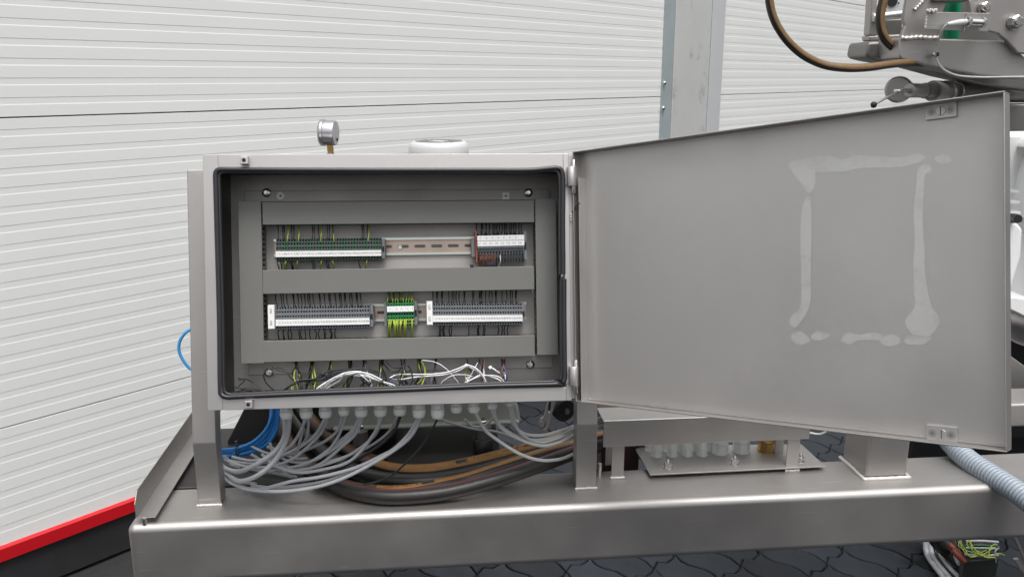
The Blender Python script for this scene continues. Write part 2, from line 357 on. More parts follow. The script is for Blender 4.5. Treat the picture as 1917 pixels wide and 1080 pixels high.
# latch studs
for (u,v) in ((457,300),(465,757)):
    c=BL(u,v,-.012)
    s=.0072; b=MB(TC).box(c.x-s,c.x+s,-.012,-.0005,c.z-s,c.z+s); o=b.build('latch_block',FRAMEM,cab,bevel=.001)
    MB(TC).lathe([(.0036,-.0004),(.0036,.0004)],14,T=Matrix.Translation(V((c.x-.0005,-.0122,c.z)))@Matrix.Rotation(R(90),4,'X')).build('screw_hole',HOLE,o)
# mounting plate
MD=.112
def BX(mb,u0,u1,v0,v1,d0,d1,mi=0,slopev=0):
    """box with front face on local plane d0 spanning the given picture marks"""
    a=BL(u0,v0,d0); b=BL(u1,v0+slopev,d0); c=BL(u0,v1,d0)
    z1=(a.z+b.z)/2; z0=c.z+((b.z-a.z)/2)
    mb.box(a.x,b.x,d0,d1,min(z0,z1),max(z0,z1),mi); return a.x,b.x,z0,z1
mpb=MB(TC); mp=BX(mpb,459,1030,356,700,MD,MD+.003); mpl=mpb.build('mounting_plate',PLATE,cab,bevel=.0006)
b=MB(TC); BX(b,457,1028,356,377,.106,.109,slopev=-1); rb=b.build('shaded_plate_top',STEEL_DARK,cab,bevel=.0006)  # top strip of the mounting plate, its shading put into darker steel
def nut(u,v,d,par,r=.0075):
    c=BL(u,v,d); T=Matrix.Translation(c)@Matrix.Rotation(R(90),4,'X')
    b=MB(TC); b.lathe([(r*1.15,0),(r*1.15,.0015),(r*.6,.0016)],16,T=T); b.lathe([(r*.8,.0015),(r*.8,.006),(r*.55,.0065),(r*.5,.0065)],6,T=T,sm=False); b.lathe([(r*.4,.0065),(r*.4,.011)],10,T=T)
    return b.build('hex_nut',POLISH,par)
nut(499,361,.105,cab); nut(989,361,.105,cab); nut(503,697,MD-.001,cab); nut(993,682,MD-.001,cab)
c=BL(525,367,.1055); bb=MB(TC).lathe([(.0085,0),(.008,.0006)],18,T=Matrix.Translation(c)@Matrix.Rotation(R(90),4,'X')); o=bb.build('bare_patch',SMEAR,rb)
MB(TC).lathe([(.002,0.0007),(.002,.001)],10,T=Matrix.Translation(c)@Matrix.Rotation(R(90),4,'X')).build('drill_hole',HOLE,rb)
c=BL(947,367,.1055); bb=MB(TC).box(c.x-.0072,c.x+.0072,.1050,.1058,c.z-.0072,c.z+.0072).build('bare_patch',SMEAR,rb)
MB(TC).lathe([(.002,0.0007),(.002,.001)],10,T=Matrix.Translation(c)@Matrix.Rotation(R(90),4,'X')).build('drill_hole',HOLE,rb)
# ducts: cover + slotted walls
DF=.060
def duct(u0,u1,v0,v1,vert,sl=0):
    a=MB(TC); x0,x1,z0,z1=BX(a,u0,u1,v0,v1,DF,DF+.008,slopev=sl)
    o=a.build('duct_cover',DUCT,cab,bevel=.0012)
    w=MB(TC); th=.0016
    w.box(x0+.001,x1-.001,MD-.004,MD-.001,z0+.001,z1-.001)
    p=.0100
    if vert:
        n=int((z1-z0)/p)
        for k in range(n):
            z=z0+k*p+.002
            for x in (x0+.0015,x1-.0015-th): w.box(x,x+th,DF+.012,MD-.012,z,z+.0052)
        for x in (x0+.0015,x1-.0015-th): w.box(x,x+th,DF+.008,DF+.012,z0,z1); w.box(x,x+th,MD-.012,MD-.004,z0,z1)
        w.box(x0+.008,x1-.008,DF+.02,DF+.021,z0+.002,z1-.002,1)
    else:
        n=int((x1-x0)/p)
        for k in range(n):
            x=x0+k*p+.002
            for z in (z0+.0015,z1-.0015-th): w.box(x,x+.0052,DF+.012,MD-.012,z,z+th)
        for z in (z0+.0015,z1-.0015-th): w.box(x0,x1,DF+.008,DF+.012,z,z+th); w.box(x0,x1,MD-.012,MD-.004,z,z+th)
        w.box(x0+.002,x1-.002,DF+.02,DF+.021,z0+.008,z1-.008,1)
    w.build('slotted_wall',[DUCT,HOLE],o)
duct(445,488.5,376,681,True); duct(1001.5,1041,372,665,True)
duct(490.5,1000,377,420,False,-1); duct(491,1000,505,550,False,-6); duct(492.5,1001,638.5,679,False,-12)
# ---- DIN rails
RD=MD-.008
def rail(u0,u1,v0,v1,sl,slots):
    a=BL(u0,v0,RD); b=BL(u1,v0+sl,RD); c=BL(u0,v1,RD); x0,x1=a.x,b.x; zm=(a.z+c.z)/2; 
    h=.035; ang=math.atan2(b.z-a.z,b.x-a.x)
    T=Matrix.Translation(V((x0,0,zm)))@Matrix.Rotation(-ang,4,'Y'); Ln=(b.x-a.x)
    m=MB(TC)
    m.box(0,Ln,RD,RD+.001,.0130,.0175,1,T=T); m.box(0,Ln,RD,RD+.001,-.0175,-.0130,1,T=T)
    for s in (1,-1): m.box(0,Ln,RD+.001,RD+.007,s*.0125-.0005,s*.0125+.0005,0,T=T)
    m.box(0,Ln,RD+.0062,RD+.0072,-.0125,.0125,0,T=T)
    o=m.build('din_rail',[CHROM,ZINC],cab)
    q=MB(TC); x=.008
    while x<Ln-.03:
        seg=[]
        for k in range(7): a_=R(90+30*k); seg.append((x+.003+.003*math.cos(a_),RD+.0058,.003*math.sin(a_)))
        for k in range(7): a_=R(-90+30*k); seg.append((x+.0195+.003*math.cos(a_),RD+.0058,.003*math.sin(a_)))
        q.prism(seg,(0,.0003,0),T=T); x+=.0335
    q.build('slot',mat('rail_slot',(.15,.145,.14),.6),o); return T,Ln
rail(512,985,448,481,-6,1); rail(505,985,572,604,-6,1)
c=BL(749,463,RD+.004); MB(TC).lathe([(.0045,0),(.004,.002)],14,T=Matrix.Translation(c)@Matrix.Rotation(R(90),4,'X')).build('rail_screw',POLISH,cab)
# ---- terminal strips
def terminal(name_rows,pitch,body,Tm,hgt,alt=None):
    """one slice, front view rows from top: (h, kind, proud)"""
    m=MB(Tm); z=hgt/2; g_=.00025
    x0,x1=g_,pitch-g_
    tot=sum(r[0] for r in name_rows)
    for h,k,pr in name_rows:
        h=h*hgt/tot; z2=z-h; y=MD-pr
        if k=='h' or k=='H':
            mx=.0009; mz=h*.14; dp=.006
            a,b,c,d=x0+mx,x1-mx,z2+mz,z-mz
            m.add([(x0,y,z2),(x1,y,z2),(x1,y,z),(x0,y,z),(a,y,c),(b,y,c),(b,y,d),(a,y,d),(a,y+dp,c),(b,y+dp,c),(b,y+dp,d),(a,y+dp,d)],
              [(0,1,5,4),(1,2,6,5),(2,3,7,6),(3,0,4,7),(4,5,9,8),(5,6,10,9),(6,7,11,10),(7,4,8,11),(8,9,10,11)],[0]*4+[1]*5)
        elif k=='y': m.add([(x0,y,z2),(x1,y,z2),(x1,y,z),(x0,y,z)],[(0,1,2,3)],2)
        else: m.add([(x0,y,z2),(x1,y,z2),(x1,y,z),(x0,y,z)],[(0,1,2,3)],0)
        m.box(x0,x1,y+.0061,MD-.006,z2,z) if False else None
        # sides
        m.add([(x0,y,z2),(x0,y,z),(x0,MD-.008,z),(x0,MD-.008,z2)],[(0,1,2,3)],0); m.add([(x1,y,z2),(x1,MD-.008,z2),(x1,MD-.008,z),(x1,y,z)],[(0,1,2,3)],0)
        m.add([(x0,y,z),(x1,y,z),(x1,MD-.008,z),(x0,MD-.008,z)],[(0,1,2,3)],0); m.add([(x0,y,z2),(x0,MD-.008,z2),(x1,MD-.008,z2),(x1,y,z2)],[(0,1,2,3)],0)
        z=z2
    return m
ROWS=[(6.5,'h',.040),(1,'s',.042),(6,'h',.044),(3,'s',.045),(5.5,'h',.045),(1.5,'s',.046),(4.5,'h',.046),(10.5,'s',.046),(5.5,'h',.044),(3,'s',.036)]
def strip(label,u0,v0,v1,u1,vr,n,bodies,lab,labtxt,rows=ROWS,plab=None,endb=True,pitch=None):
    """u0..u1 along the rail, v0/v1 top and bottom at u0, vr top at u1; bodies: function k->material"""
    d=MD-.045
    a=BL(u0,v0,d); b=BL(u1,vr,d); c=BL(u0,v1,d); hg=abs(a.z-c.z); Ln=(b-a).length; ang=math.atan2(b.z-a.z,b.x-a.x)
    T=TC@Matrix.Translation(V((a.x,0,(a.z+c.z)/2)))@Matrix.Rotation(-ang,4,'Y')
    root=bpy.data.objects.new('terminal_strip',None); COL.objects.link(root); root.parent=cab; root.matrix_world=T; root['label']=label
    p=Ln/n; cache={}
    for k in range(n):
        mt=bodies(k)
        if mt.name not in cache:
            o=terminal(rows,p,mt,T,hg).build('terminal_block',[mt,HOLE,YEL],root); o.matrix_basis=Matrix.Translation((k*p,0,0)); cache[mt.name]=(o,k)
        else:
            src,k0=cache[mt.name]; part_copy(src,root,((k-k0)*p,0,0))
    # marker strips
    for (fr0,fr1) in lab:
        z1=hg/2-hg*fr0; z0=hg/2-hg*fr1; y=MD-.0485
        m=MB(T).box(.0,Ln,y,y+.0022,z0,z1); ms=m.build('marker_strip',LABEL,root)
        q=MB(T)
        for i,tx in labtxt(fr0):
            q.text(tx,(z1-z0)*.42,Matrix.Translation(V(((i+.5)*p,y-.0003,(z0+z1)/2)))@Matrix.Rotation(R(90),4,'X'))
        if q.v: q.build('printed_numbers',mat('grey_ink',(.16,.16,.16),.6),ms)
        q=MB(T)
        for i in range(1,n): q.box(i*p-.00008,i*p+.00008,y-.0002,y+.0002,z0,z1)
        q.build('marker_joint',TGREY,ms)
    if endb: 
        m=MB(T); m.box(Ln+.0003,Ln+.0065,MD-.036,MD-.008,-hg*.42,hg*.47); m.box(Ln+.0066,Ln+.0078,MD-.030,MD-.010,-hg*.30,hg*.2); m.build('end_bracket',TGREY,root,bevel=.0006)
        m=MB(T); m.box(Ln+.001,Ln+.0055,MD-.0362,MD-.0358,-hg*.12,hg*.12); m.build('bracket_recess',HOLE,root)
    if plab:
        (pu0,pu1,pv0,pv1)=plab; m=MB(TC); x0,x1,z0,z1=BX(m,pu0,pu1,pv0,pv1,MD-.052,MD-.030); pp=m.build('strip_name_plate',LABEL,cab,bevel=.0005)
        q=MB(TC)
        for f in (.25,.75):
            q.text(labtxt(None),.0062,Matrix.Translation(V(((x0+x1)/2,MD-.0523,z1*(f)+z0*(1-f))))@Matrix.Rotation(R(90),4,'X')@Matrix.Rotation(R(90),4,'Z'))
        q.build('printed_name',INK,pp)
    return T,Ln,hg,root
def numl(n,nm=None):
    def f(a):
        if a is None: return nm
        return [(i,str(i+1)) for i in range(n)]
    return f
pe=lambda k:(TGREEN2 if k%4==3 else TGRGREY)
def lab1(a): 
    out=[];c=1
    for k in range(37):
        if k%4==3: out.append((k,'PE'))
        else: out.append((k,str(c))); c+=1
    return out
strip('upper left terminal strip with green and grey blocks',516,447,490,713.5,445,37,pe,[(.545,.80)],lab1)
strip('lower left grey terminal strip marked X61',516,574,619,691.5,571,35,lambda k:TGREY,[(.535,.80)],numl(35,'X61'),plab=(501,513,571,615.5))
strip('lower right grey terminal strip marked X71',810,567.5,611.5,977.5,566.5,35,lambda k:TGREY,[(.525,.79)],numl(35,'X71'),plab=(798.5,809.5,564,608))
R4=[(5,'h',.036),(1,'s',.042),(3.5,'h',.044),(11,'s',.046),(4,'h',.044),(2,'s',.044),(4,'h',.044),(2,'y',.044),(3.5,'h',.043),(2,'y',.042),(4,'h',.041),(2,'y',.038)]
strip('short green and yellow earth terminal strip in the middle',724.5,562,614,774.5,561,10,lambda k:TGREEN,[(.22,.42)],lambda a:[(i,str(i//2+1)) for i in range(1,10,2)],rows=R4)
R2=[(3,'s',.030),(5,'h',.036),(10,'s',.046),(10.5,'s',.047),(5,'s',.040),(5,'h',.040),(4,'h',.037),(4,'s',.028),(3.5,'h',.028),(3.5,'h',.026)]
T2,L2,h2,r2=strip('upper right three level terminal strip with red end plate',893.5,433,493,981,431,16,lambda k:TGREY,[(.145,.30),(.315,.475)],lambda a:[(i+(0 if a>.2 else .6),('A%d'%(i//2+1)) if a<.2 else 'X%d'%(i//2+1)) for i in range(0,16,2)][:8 if a>.2 else 7],rows=R2)
m=MB(T2).box(-.004,-.0006,MD-.043,MD-.008,-h2*.48,h2*.5); m.build('end_plate',TRED,r2,bevel=.0005)
m=MB(T2).box(-.0115,-.0045,MD-.034,MD-.008,-h2*.30,h2*.30); m.build('end_bracket',TGREY,r2,bevel=.0005)
for (u,v0,v1) in ((721.5,564,611),):
    m=MB(TC); BX(m,719,724,v0,v1,MD-.034,MD-.008); m.build('end_bracket',TGREY,cab,bevel=.0005)
m=MB(TC); BX(m,880,886.5,495,502,DF,DF+.01); m.build('cable_clip',BLACK,cab,bevel=.001)
# ---- wires inside
def wire(pts,mt,r=.0011,d=None):
    """pts: (u,v,depth)"""
    P=[BL(u,v,q) for u,v,q in pts]
    if mt=='yg':
        o=MB(TC).tube(P,r,8,ref=(.3,-1,0),stripe=50,step=.006).build('wire',[GRN,YEL],cab)
    else: o=MB(TC).tube(P,r,6,step=.006).build('wire',mt,cab)
    return o
def vwires(xs,vtop,vbot,mt,dt=.088,db=.072,drift=2,rand=2.2,r=.0011):
    for x in xs:
        a=random.uniform(-rand,rand)
        wire([(x,vtop,dt),(x+a*.6+drift*.4,(vtop+vbot)/2,(dt+db)/2-.003),(x+drift,vbot-2,db),(x+drift,vbot+5,db+.006)],mt,r)
jj=lambda a:[x/4.5+380 for x in a]
vwires(jj([630,672,684,748,760,916,938,976,1048,1064,1090,1336,1350,1388]),417,450,BLACKW,drift=1)
vwires(jj([718,1000,1400]),418,451,'yg',drift=-2,r=.0014); vwires(jj([804,1102]),418,451,'yg',drift=0,r=.0013)
def dwires(xs,v0,v1,mt,drift=3,rand=2,r=.0011):
    for x in xs:
        a=random.uniform(-rand,rand)
        wire([(x,v0-3,.078),(x,v0+3,.072),(x+a+drift*.5,(v0+v1)/2,.076),(x+drift,v1,.088),(x+drift,v1+6,.09)],mt,r)
dwires(jj([628,650,690,738,748,916,930,1040,1052,1314]),487,503,BLACKW,drift=3)
dwires(jj([696,796,998,1380]),487,503,'yg',drift=-1.5,r=.0015); dwires(jj([700,1092]),487,503,'yg',drift=2,r=.0014)
q=lambda a,o:[x/4+o for x in a]
vwires(q([545,580,600,627,668,680,705,730,755,785,795,825,865,870,905,940,950,985,1020,1030,1060,1065,1100,1110,1145,1155,1175],380),546,576,BLACKW,drift=3)
dwires(q([565,600,606,640,655,720,735,765,800,840,870,905,915,950,960,990],380),616,634,BLACKW,drift=1,rand=3)
vwires(q([362,390,400,430,435,475,500,515,540,560,590,605,655,670,710,716,722,730,760,790,800,830,840,880,910,945,955,985,990],720),541,569,BLACKW,drift=0,rand=3)
dwires(q([410,420,440,450,490,500,632,700,708,740,750,850,880,900,925],720),609,626,BLACKW,drift=-.5,rand=2)
vwires(q([22,60,80,100,118,140,160,180,200,214],720),545,565,'yg',drift=0,rand=3,r=.0010); vwires(q([30,66,110],720),545,565,BLACKW,rand=3)
for x in q([36,50,66,76,90,100,116,130,148,160,205],720):
    a=random.uniform(-4,4); wire([(x,598,.070),(x+a*.4,606,.060),(x+a,618,.066),(x+a*.7,632,.086)],'yg',.0016)
vwires([x/4.5+720 for x in (778,812,820,850,858,880,915,925,950,962,985,1012,1025,1055,1068,1092,1100,1135,1155)],416,437,BLACKW,drift=0,rand=3)
for i,x in enumerate([788,800,815,832,850,866,884,905,925]):
    u=x/4.5+720; wire([(u+8,476,.074),(u+5,483,.064),(u+1,492,.068),(u-2,504,.09)],[WBR,WBR,WBR,WOR][i%4],.0007)
for u in (913,916,919,922,925): wire([(u,489,.085),(u,496,.082),(u+1,505,.09)],WVI,.0012)
wire([(930,472,.07),(930,485,.062),(929,503,.085)],BLACKW); wire([(936,478,.07),(937,488,.06),(934,498,.07),(931,504,.08)],WWH,.0008)
# lower compartment bundles
rnd=random.Random(3)
for (u,n,cols) in ((555,7,['yg','yg','yg',BLACKW,BLACKW,BLACKW,WVI]),(584,7,['yg','yg','yg',BLACKW,BLACKW,BLACKW,BLACKW]),(619,5,[BLACKW,'yg',BLACKW,BLACKW,WVI]),(655,6,[BLACKW,BLACKW,'yg',BLACKW,'yg',BLACKW]),
    (684,6,[BLACKW,BLACKW,WWH,BLACKW,WVI,BLACKW]),(715,8,[BLACKW,'yg',BLACKW,'yg',BLACKW,BLACKW,WVI,BLACKW]),(755,6,[BLACKW,BLACKW,WVI,BLACKW,'yg',BLACKW]),(785,5,[BLACKW,BLACKW,'yg',BLACKW,BLACKW]),(813,3,[BLACKW,BLACKW,WVI]),(877,2,[BLACKW,'yg']),(902,6,[WOR,WVI,WWH,WBR,WVI,BLACKW]),(941,6,[WVI,WBR,WWH,WVI,WVI,BLACKW])):
    vb=737-(u-555)*.038
    for k in range(n):
        a=rnd.uniform(-9,9); b_=rnd.uniform(-13,13); t0=rnd.uniform(-5,5)
        wire([(u+t0,672,.085),(u+t0*.6+a*.25,687,.078+rnd.uniform(-.012,.01)),(u+a,705+rnd.uniform(-6,6),.07+rnd.uniform(-.015,.015)),(u+b_,722,.062+rnd.uniform(-.01,.02)),(u+b_*.7,vb+2,.06)],cols[k%len(cols)],.00125)
# slack loops
for k,(P,mt,r) in enumerate([
 ([(585,735),(600,722),(618,711),(640,700),(656,696),(674,696),(694,701),(715,711)],WWH,.0014),
 ([(590,735),(606,722),(622,712),(641,703),(660,700),(680,702),(700,709),(716,716)],WWH,.0014),
 ([(594,735),(612,721),(626,711),(642,703),(664,698),(676,702),(688,712),(697,720)],WWH,.0014),
 ([(600,734),(622,720),(636,712),(642,704),(654,702),(676,704),(700,710),(728,720),(742,728)],WWH,.0014),
 ([(583,735),(604,720),(624,708),(640,702),(652,700),(672,697),(690,703),(712,713),(736,720),(744,728)],WWH,.0012),
 ([(730,707),(742,701.5),(760,700.5),(800,700.5),(835,697),(857,690),(872,683)],WWH,.0013),
 ([(730,707),(738,710),(752,710),(775,706),(800,704),(832,701),(858,694),(874,684)],WWH,.0013),
 ([(871,683),(882,685),(893,691),(904,703),(913,722)],WWH,.0015),([(873,685),(884,689),(896,697),(906,709),(912,722)],WWH,.0013),
 ([(917,687),(925,691),(935,698)],WWH,.0015),([(870,719),(885,709),(900,702),(920,705),(936,712),(946,722)],WWH,.0015),
 ([(872,716),(892,706),(906,703),(925,703),(938,708),(948,722)],WWH,.0012),([(800,722),(840,721),(868,718),(878,714),(872,708),(884,704)],WWH,.0013),
 ([(790,674),(815,678),(835,690),(850,706),(860,719)],WWH,.0008),([(826,722),(828,714),(850,702),(880,703),(874,714)],WWH,.0008),
 ([(894,679),(888,690),(880,704),(868,718)],WWH,.0008),
 ([(447,733),(462,726),(490,731),(520,736)],BLACKW,.0012),([(446,712),(458,709),(474,716),(492,731)],BLACKW,.0012),([(450,733),(448,722),(458,712),(446,708)],BLACKW,.0012),
 ([(440,724),(462,730),(500,736),(514,736)],BLACKW,.0012),
 ([(516,733),(498,716),(494,700),(502,691),(520,688),(535,695),(545,708),(560,722)],BLACKW,.0012),
 ([(509,686),(525,694),(547,698)],BLACKW,.0012),
 ([(520,738),(540,724),(560,712),(590,709),(612,702),(640,695),(660,692),(690,693)],BLACKW,.0014),
 ([(525,738),(545,722),(570,712),(600,712),(620,704),(650,696)],BLACKW,.0014),
 ([(560,712),(580,714),(604,700),(640,692),(680,690),(712,697)],BLACKW,.0011),
 ([(718,680),(730,694),(744,696),(752,687),(760,684)],BLACKW,.0012),([(722,676),(736,688),(750,688),(758,682)],BLACKW,.0012),
 ([(726,720),(734,705),(748,712),(760,726)],BLACKW,.0012),([(745,728),(752,700),(762,684),(770,695),(772,712),(764,726)],BLACKW,.0012),
 ([(620,727),(640,716),(655,705),(672,697)],BLACKW,.0012),([(768,722),(774,712),(782,722)],BLACKW,.0012),
 ([(789,676),(795,690),(795,705),(789,722)],'yg',.0016),([(728,712),(742,716),(752,724)],WVI,.0012)]):
    dd=.045+.012*((k*37)%7)/7
    wire([(u,v,dd+.004*math.sin(i*1.7+k)) for i,(u,v) in enumerate(P)],mt,r)
for (u,v) in ((873,684),(918,688),(604,700),(692,717),(715,716)):
    c=BL(u,v,.043); MB(TC).lathe([(.0032,-.003),(.0038,0),(.003,.003)],8,T=Matrix.Translation(c)@Matrix.Rotation(R(70),4,'Y')).build('cable_tie',WWH if u>800 else BLACK,cab)
# black cable seen through the gasket gap on the right inner wall
for k in range(5):
    c=BL(1046,400+k*58,.06); MB(TC).lathe([(.011,0),(.011,.003),(.007,.005)],14,T=Matrix.Translation(V((xr+e-.001,.06,c.z)))@Matrix.Rotation(R(-90),4,'Y')).build('blanking_plug',[POLISH,BLACK][k%2],cab)
# ---- hinges
def hinge(vk0,vk1,vp0,vp1,u):
    d=-.010; a=BL(u,vk0,d); b=BL(u,vk1,d); h=abs(a.z-b.z)
    T=Matrix.Translation(V((a.x,d,b.z)))
    o=MB(TC).lathe([(.0090,0),(.0094,.0008),(.0094,h-.0008),(.0090,h)],24,T=T).build('hinge',FRAMEM,cab)
    p=BL(u+5,vp0,d); q=BL(u+5,vp1,d)
    MB(TC).lathe([(.0045,0),(.0048,.0006),(.0048,p.z-q.z-.0006),(.0045,p.z-q.z)],14,T=Matrix.Translation(V((q.x,d+.001,q.z)))).build('hinge_pin',POLISH,o)
    c=(a.z+b.z)/2; MB(TC).box(a.x-.014,a.x-.002,-.002,-.0004,b.z+.004,a.z-.004).build('hinge_leaf',FRAMEM,o)
MB(TC).box(W+.0002,W+.016,.0012,.0028,.004,H-.004).build('hinge_strip',FRAMEM,cab)
hinge(313,349,300,363,1070); hinge(686,722,674,736,1074)
# ---- door
PHI=R(48.54); DW=.7315; DZ0,DZ1=-.00113,.47432
TD=TC@Matrix.Translation(V((W+.00525,-.01023,0)))@Matrix.Rotation(-PHI,4,'Z'); TDi=TD.inverted()
door=bpy.data.objects.new('door',None); COL.objects.link(door); door.parent=cab; door.matrix_world=TD
def DL(u,v,d):
    o=TDi@EYE; r=TDi.to_3x3()@ray(u,v); return o+r*((d-o.y)/r.y)
DQ=.024
m=MB(TD); m.box(0.0015,DW-.0015,DQ,DQ+.0015,DZ0+.0015,DZ1-.0015); m.build('door_panel',DOORM,door,bevel=.0004)
m=MB(TD); tt=.0022
m.box(0,DW,0,DQ+.002,DZ1-tt,DZ1); m.box(0,DW,0,DQ+.002,DZ0,DZ0+tt); m.box(0,tt,0,DQ+.002,DZ0+tt,DZ1-tt); m.box(DW-tt,DW,0,DQ+.002,DZ0+tt,DZ1-tt)
m.box(tt,DW-tt,DQ-.003,DQ,DZ0+tt,DZ0+tt+.003)
m.build('door_rim',STEEL,door,bevel=.0009)
m=MB(TD); m.box(.0115,.0128,.003,DQ,DZ0+.002,DZ1-.05); m.build('inner_fold',DOORM,door,bevel=.0003)
for vs in (((1732,197),(1790,191),(1791,219),(1732,225)),((1734,795),(1792,799),(1792,831),(1734,824))):
    q=[DL(u,v,DQ-.004) for u,v in vs]; x0=(q[0].x+q[3].x)/2; x1=(q[1].x+q[2].x)/2; z1=(q[0].z+q[1].z)/2; z0=(q[2].z+q[3].z)/2
    o=MB(TD).box(x0,x1,DQ-.004,DQ-.0005,z0,z1).build('latch_plate',DOORM,door,bevel=.0007)
    for i,f in enumerate((.2,.5,.8)):
        T=Matrix.Translation(V((x0+(x1-x0)*f,DQ-.0042,(z0+z1)/2)))@Matrix.Rotation(R(90),4,'X')
        if i==1:
            MB(TD).lathe([(.0068,0),(.0064,.0008)],20,T=T).build('screw_disc',FRAMEM,o)
            MB(TD).box(-.0005,.0005,-.0060,.0060,.0008,.0011,T=T).build('screw_slot',HOLE,o)
        else:
            MB(TD).lathe([(.0056,.0004),(.0052,.0006),(.0052,-.0),(.0030,-.001)],18,T=T,cap=True).build('countersink',STEEL,o)
            MB(TD).lathe([(.0026,.0008),(.0026,.001)],12,T=T).build('plate_hole',STEEL_DARK,o)
# smeared adhesive outline left on the door
Z=lambda pts:[(x/2.571+1440,y/2.571+260) for x,y in pts]
def smear(pts,k):
    P=Z(pts); n=len(P); out=[]
    for i in range(n):
        a,b,c,d=[V((*P[(i+j)%n],0)) for j in (-1,0,1,2)]
        for j in range(5):
            t=j/5; s=.5*((2*b)+(c-a)*t+(2*a-5*b+4*c-d)*t*t+(3*b-a-3*c+d)*t**3); out.append((s.x+random.uniform(-.35,.35),s.y+random.uniform(-.35,.35)))
    q=[DL(u,v,DQ-.0003) for u,v in out]; MB(TD).add([tuple(p) for p in q],[list(range(len(q)))]).build('adhesive_smear',SMEAR,door)
for k,s in enumerate([
 [(95,115),(180,95),(280,82),(350,100),(420,80),(520,85),(620,90),(710,70),(750,85),(735,110),(650,135),(560,140),(440,142),(370,158),(250,162),(222,165),(225,210),(195,262),(150,210),(110,160)],
 [(188,275),(204,340),(204,500),(200,700),(202,770),(180,840),(130,905),(95,885),(110,850),(150,800),(152,600),(150,450),(160,330)],
 [(795,95),(840,75),(878,100),(860,120),(820,122)],
 [(715,150),(745,125),(780,135),(778,165),(752,175),(745,260),(740,400),(748,520),(752,650),(775,780),(790,820),(822,870),(800,920),(760,955),(690,940),(655,885),(675,840),(700,800),(693,640),(700,480),(695,350),(708,220)],
 [(105,945),(150,925),(200,965),(190,978),(145,992),(108,970)],[(205,940),(240,925),(292,945),(245,970),(205,962)],
 [(350,955),(385,930),(430,942),(510,930),(545,950),(530,968),(430,970),(390,988),(350,975)],[(540,960),(590,940),(632,962),(620,990),(570,998),(540,985)],[(652,965),(690,945),(740,950),(780,962),(740,988),(680,990),(655,982)]]): smear(s,k)
# bent rusty tab by the upper hinge
q=[DL(1070,398,.004),DL(1081,379,-.004),DL(1086,380,-.004),DL(1074,399,.004)]
MB(TD).prism(q,(TD.inverted().to_3x3()@V((0,.0015,0)))).build('bent_tab',RUST,door)
q=[DL(1088,397,DQ-.0004),DL(1092,395,DQ-.0004),DL(1096,402,DQ-.0004)]; MB(TD).add([tuple(p) for p in q],[(0,1,2)]).build('scratch_mark',STEEL_DARK,door)
for v in (403,408,413): c=DL(1069,v,.002); MB(TD).lathe([(.0015,0),(.002,.002),(.001,.003)],8,T=Matrix.Translation(c)).build('weld_spot',WELD,door)
# ---- cable glands under the cabinet
def gland(mb,r,h,T):
    mb.lathe([(r*1.1,0),(r*1.1,-h*.12)],24,T=T); 
    mb.lathe([(r*1.0,-h*.12),(r*1.0,-h*.42),(r*.9,-h*.44)],8,T=T,sm=False)
    mb.lathe([(r*1.02,-h*.45),(r*1.02,-h*.70),(r*.97,-h*.78),(r*.80,-h*.97),(r*.55,-h)],24,T=T)
GX=[(536,1,0),(573,1,0),(609,1,0),(643.5,.88,-.0),(676,1,.0),(712,1,0),(748,1,0),(784,1.05,.004),(819,1.08,.006),(854,.92,0),(887,.95,0),(921,.86,-.004),(955,.80,-.008)]
GPOS=[]
for u,s,dr in GX:
    r=.0122*s; d=.045; c=BL(u,760,d)
    b=MB(TC); gland(b,r,.0265*s+dr,Matrix.Translation(V((c.x,d,-.0005)))); b.build('cable_gland',GLAND,cab); GPOS.append(TC@V((c.x,d,-.0265*s-dr)))
# ------------------------------------------------ machine frame
BZ=.707; BY0,BY1=1.555,1.715
fr=thing('machine_frame','brushed stainless steel machine frame with a wide front beam and welded posts','machine frame',(-.6,1.55,BZ-.13))
b=MB(); b.box(-.600,2.6,BY0,BY1,BZ-.130,BZ); b.build('front_beam',STEEL,fr,bevel=.015,bseg=8)
b=MB(); b.box(-.598,.150,BY1+.001,2.03,BZ-.11,BZ-.001); b.build('side_deck',mat('deck_steel',(.085,.082,.078),.55,.9,var=.1),fr,bevel=.002)
# left tray
tp=[(118,755),(355,398)]
def z6(x,y): return (x/2.25+200,y/2.25+600)
TZ=BZ+.012
a=pz(*z6(122,833),TZ); a2=pz(*z6(205,829),TZ); b_=a+V((0,.62,0)); 
tr=MB(); tr.prism([(a.x,a.y,TZ),(a2.x,a2.y,TZ),(a2.x,a2.y+.6,TZ),(a.x,a.y+.6,TZ)],(0,0,.0015))
tr.prism([(a.x,a.y,TZ+.0016),(a.x,a.y,TZ+.030),(a.x,a.y+.02,TZ+.050),(a.x,a.y+.6,TZ+.050),(a.x,a.y+.6,TZ+.0016)],(.0015,0,0)); tr.build('side_tray',STEEL,fr,bevel=.0006)
c=pz(271,980,BZ); MB().lathe([(.0045,0),(.0045,.012)],10,T=Matrix.Translation(V((c.x,c.y,BZ)))).build('tray_stud',POLISH,fr)
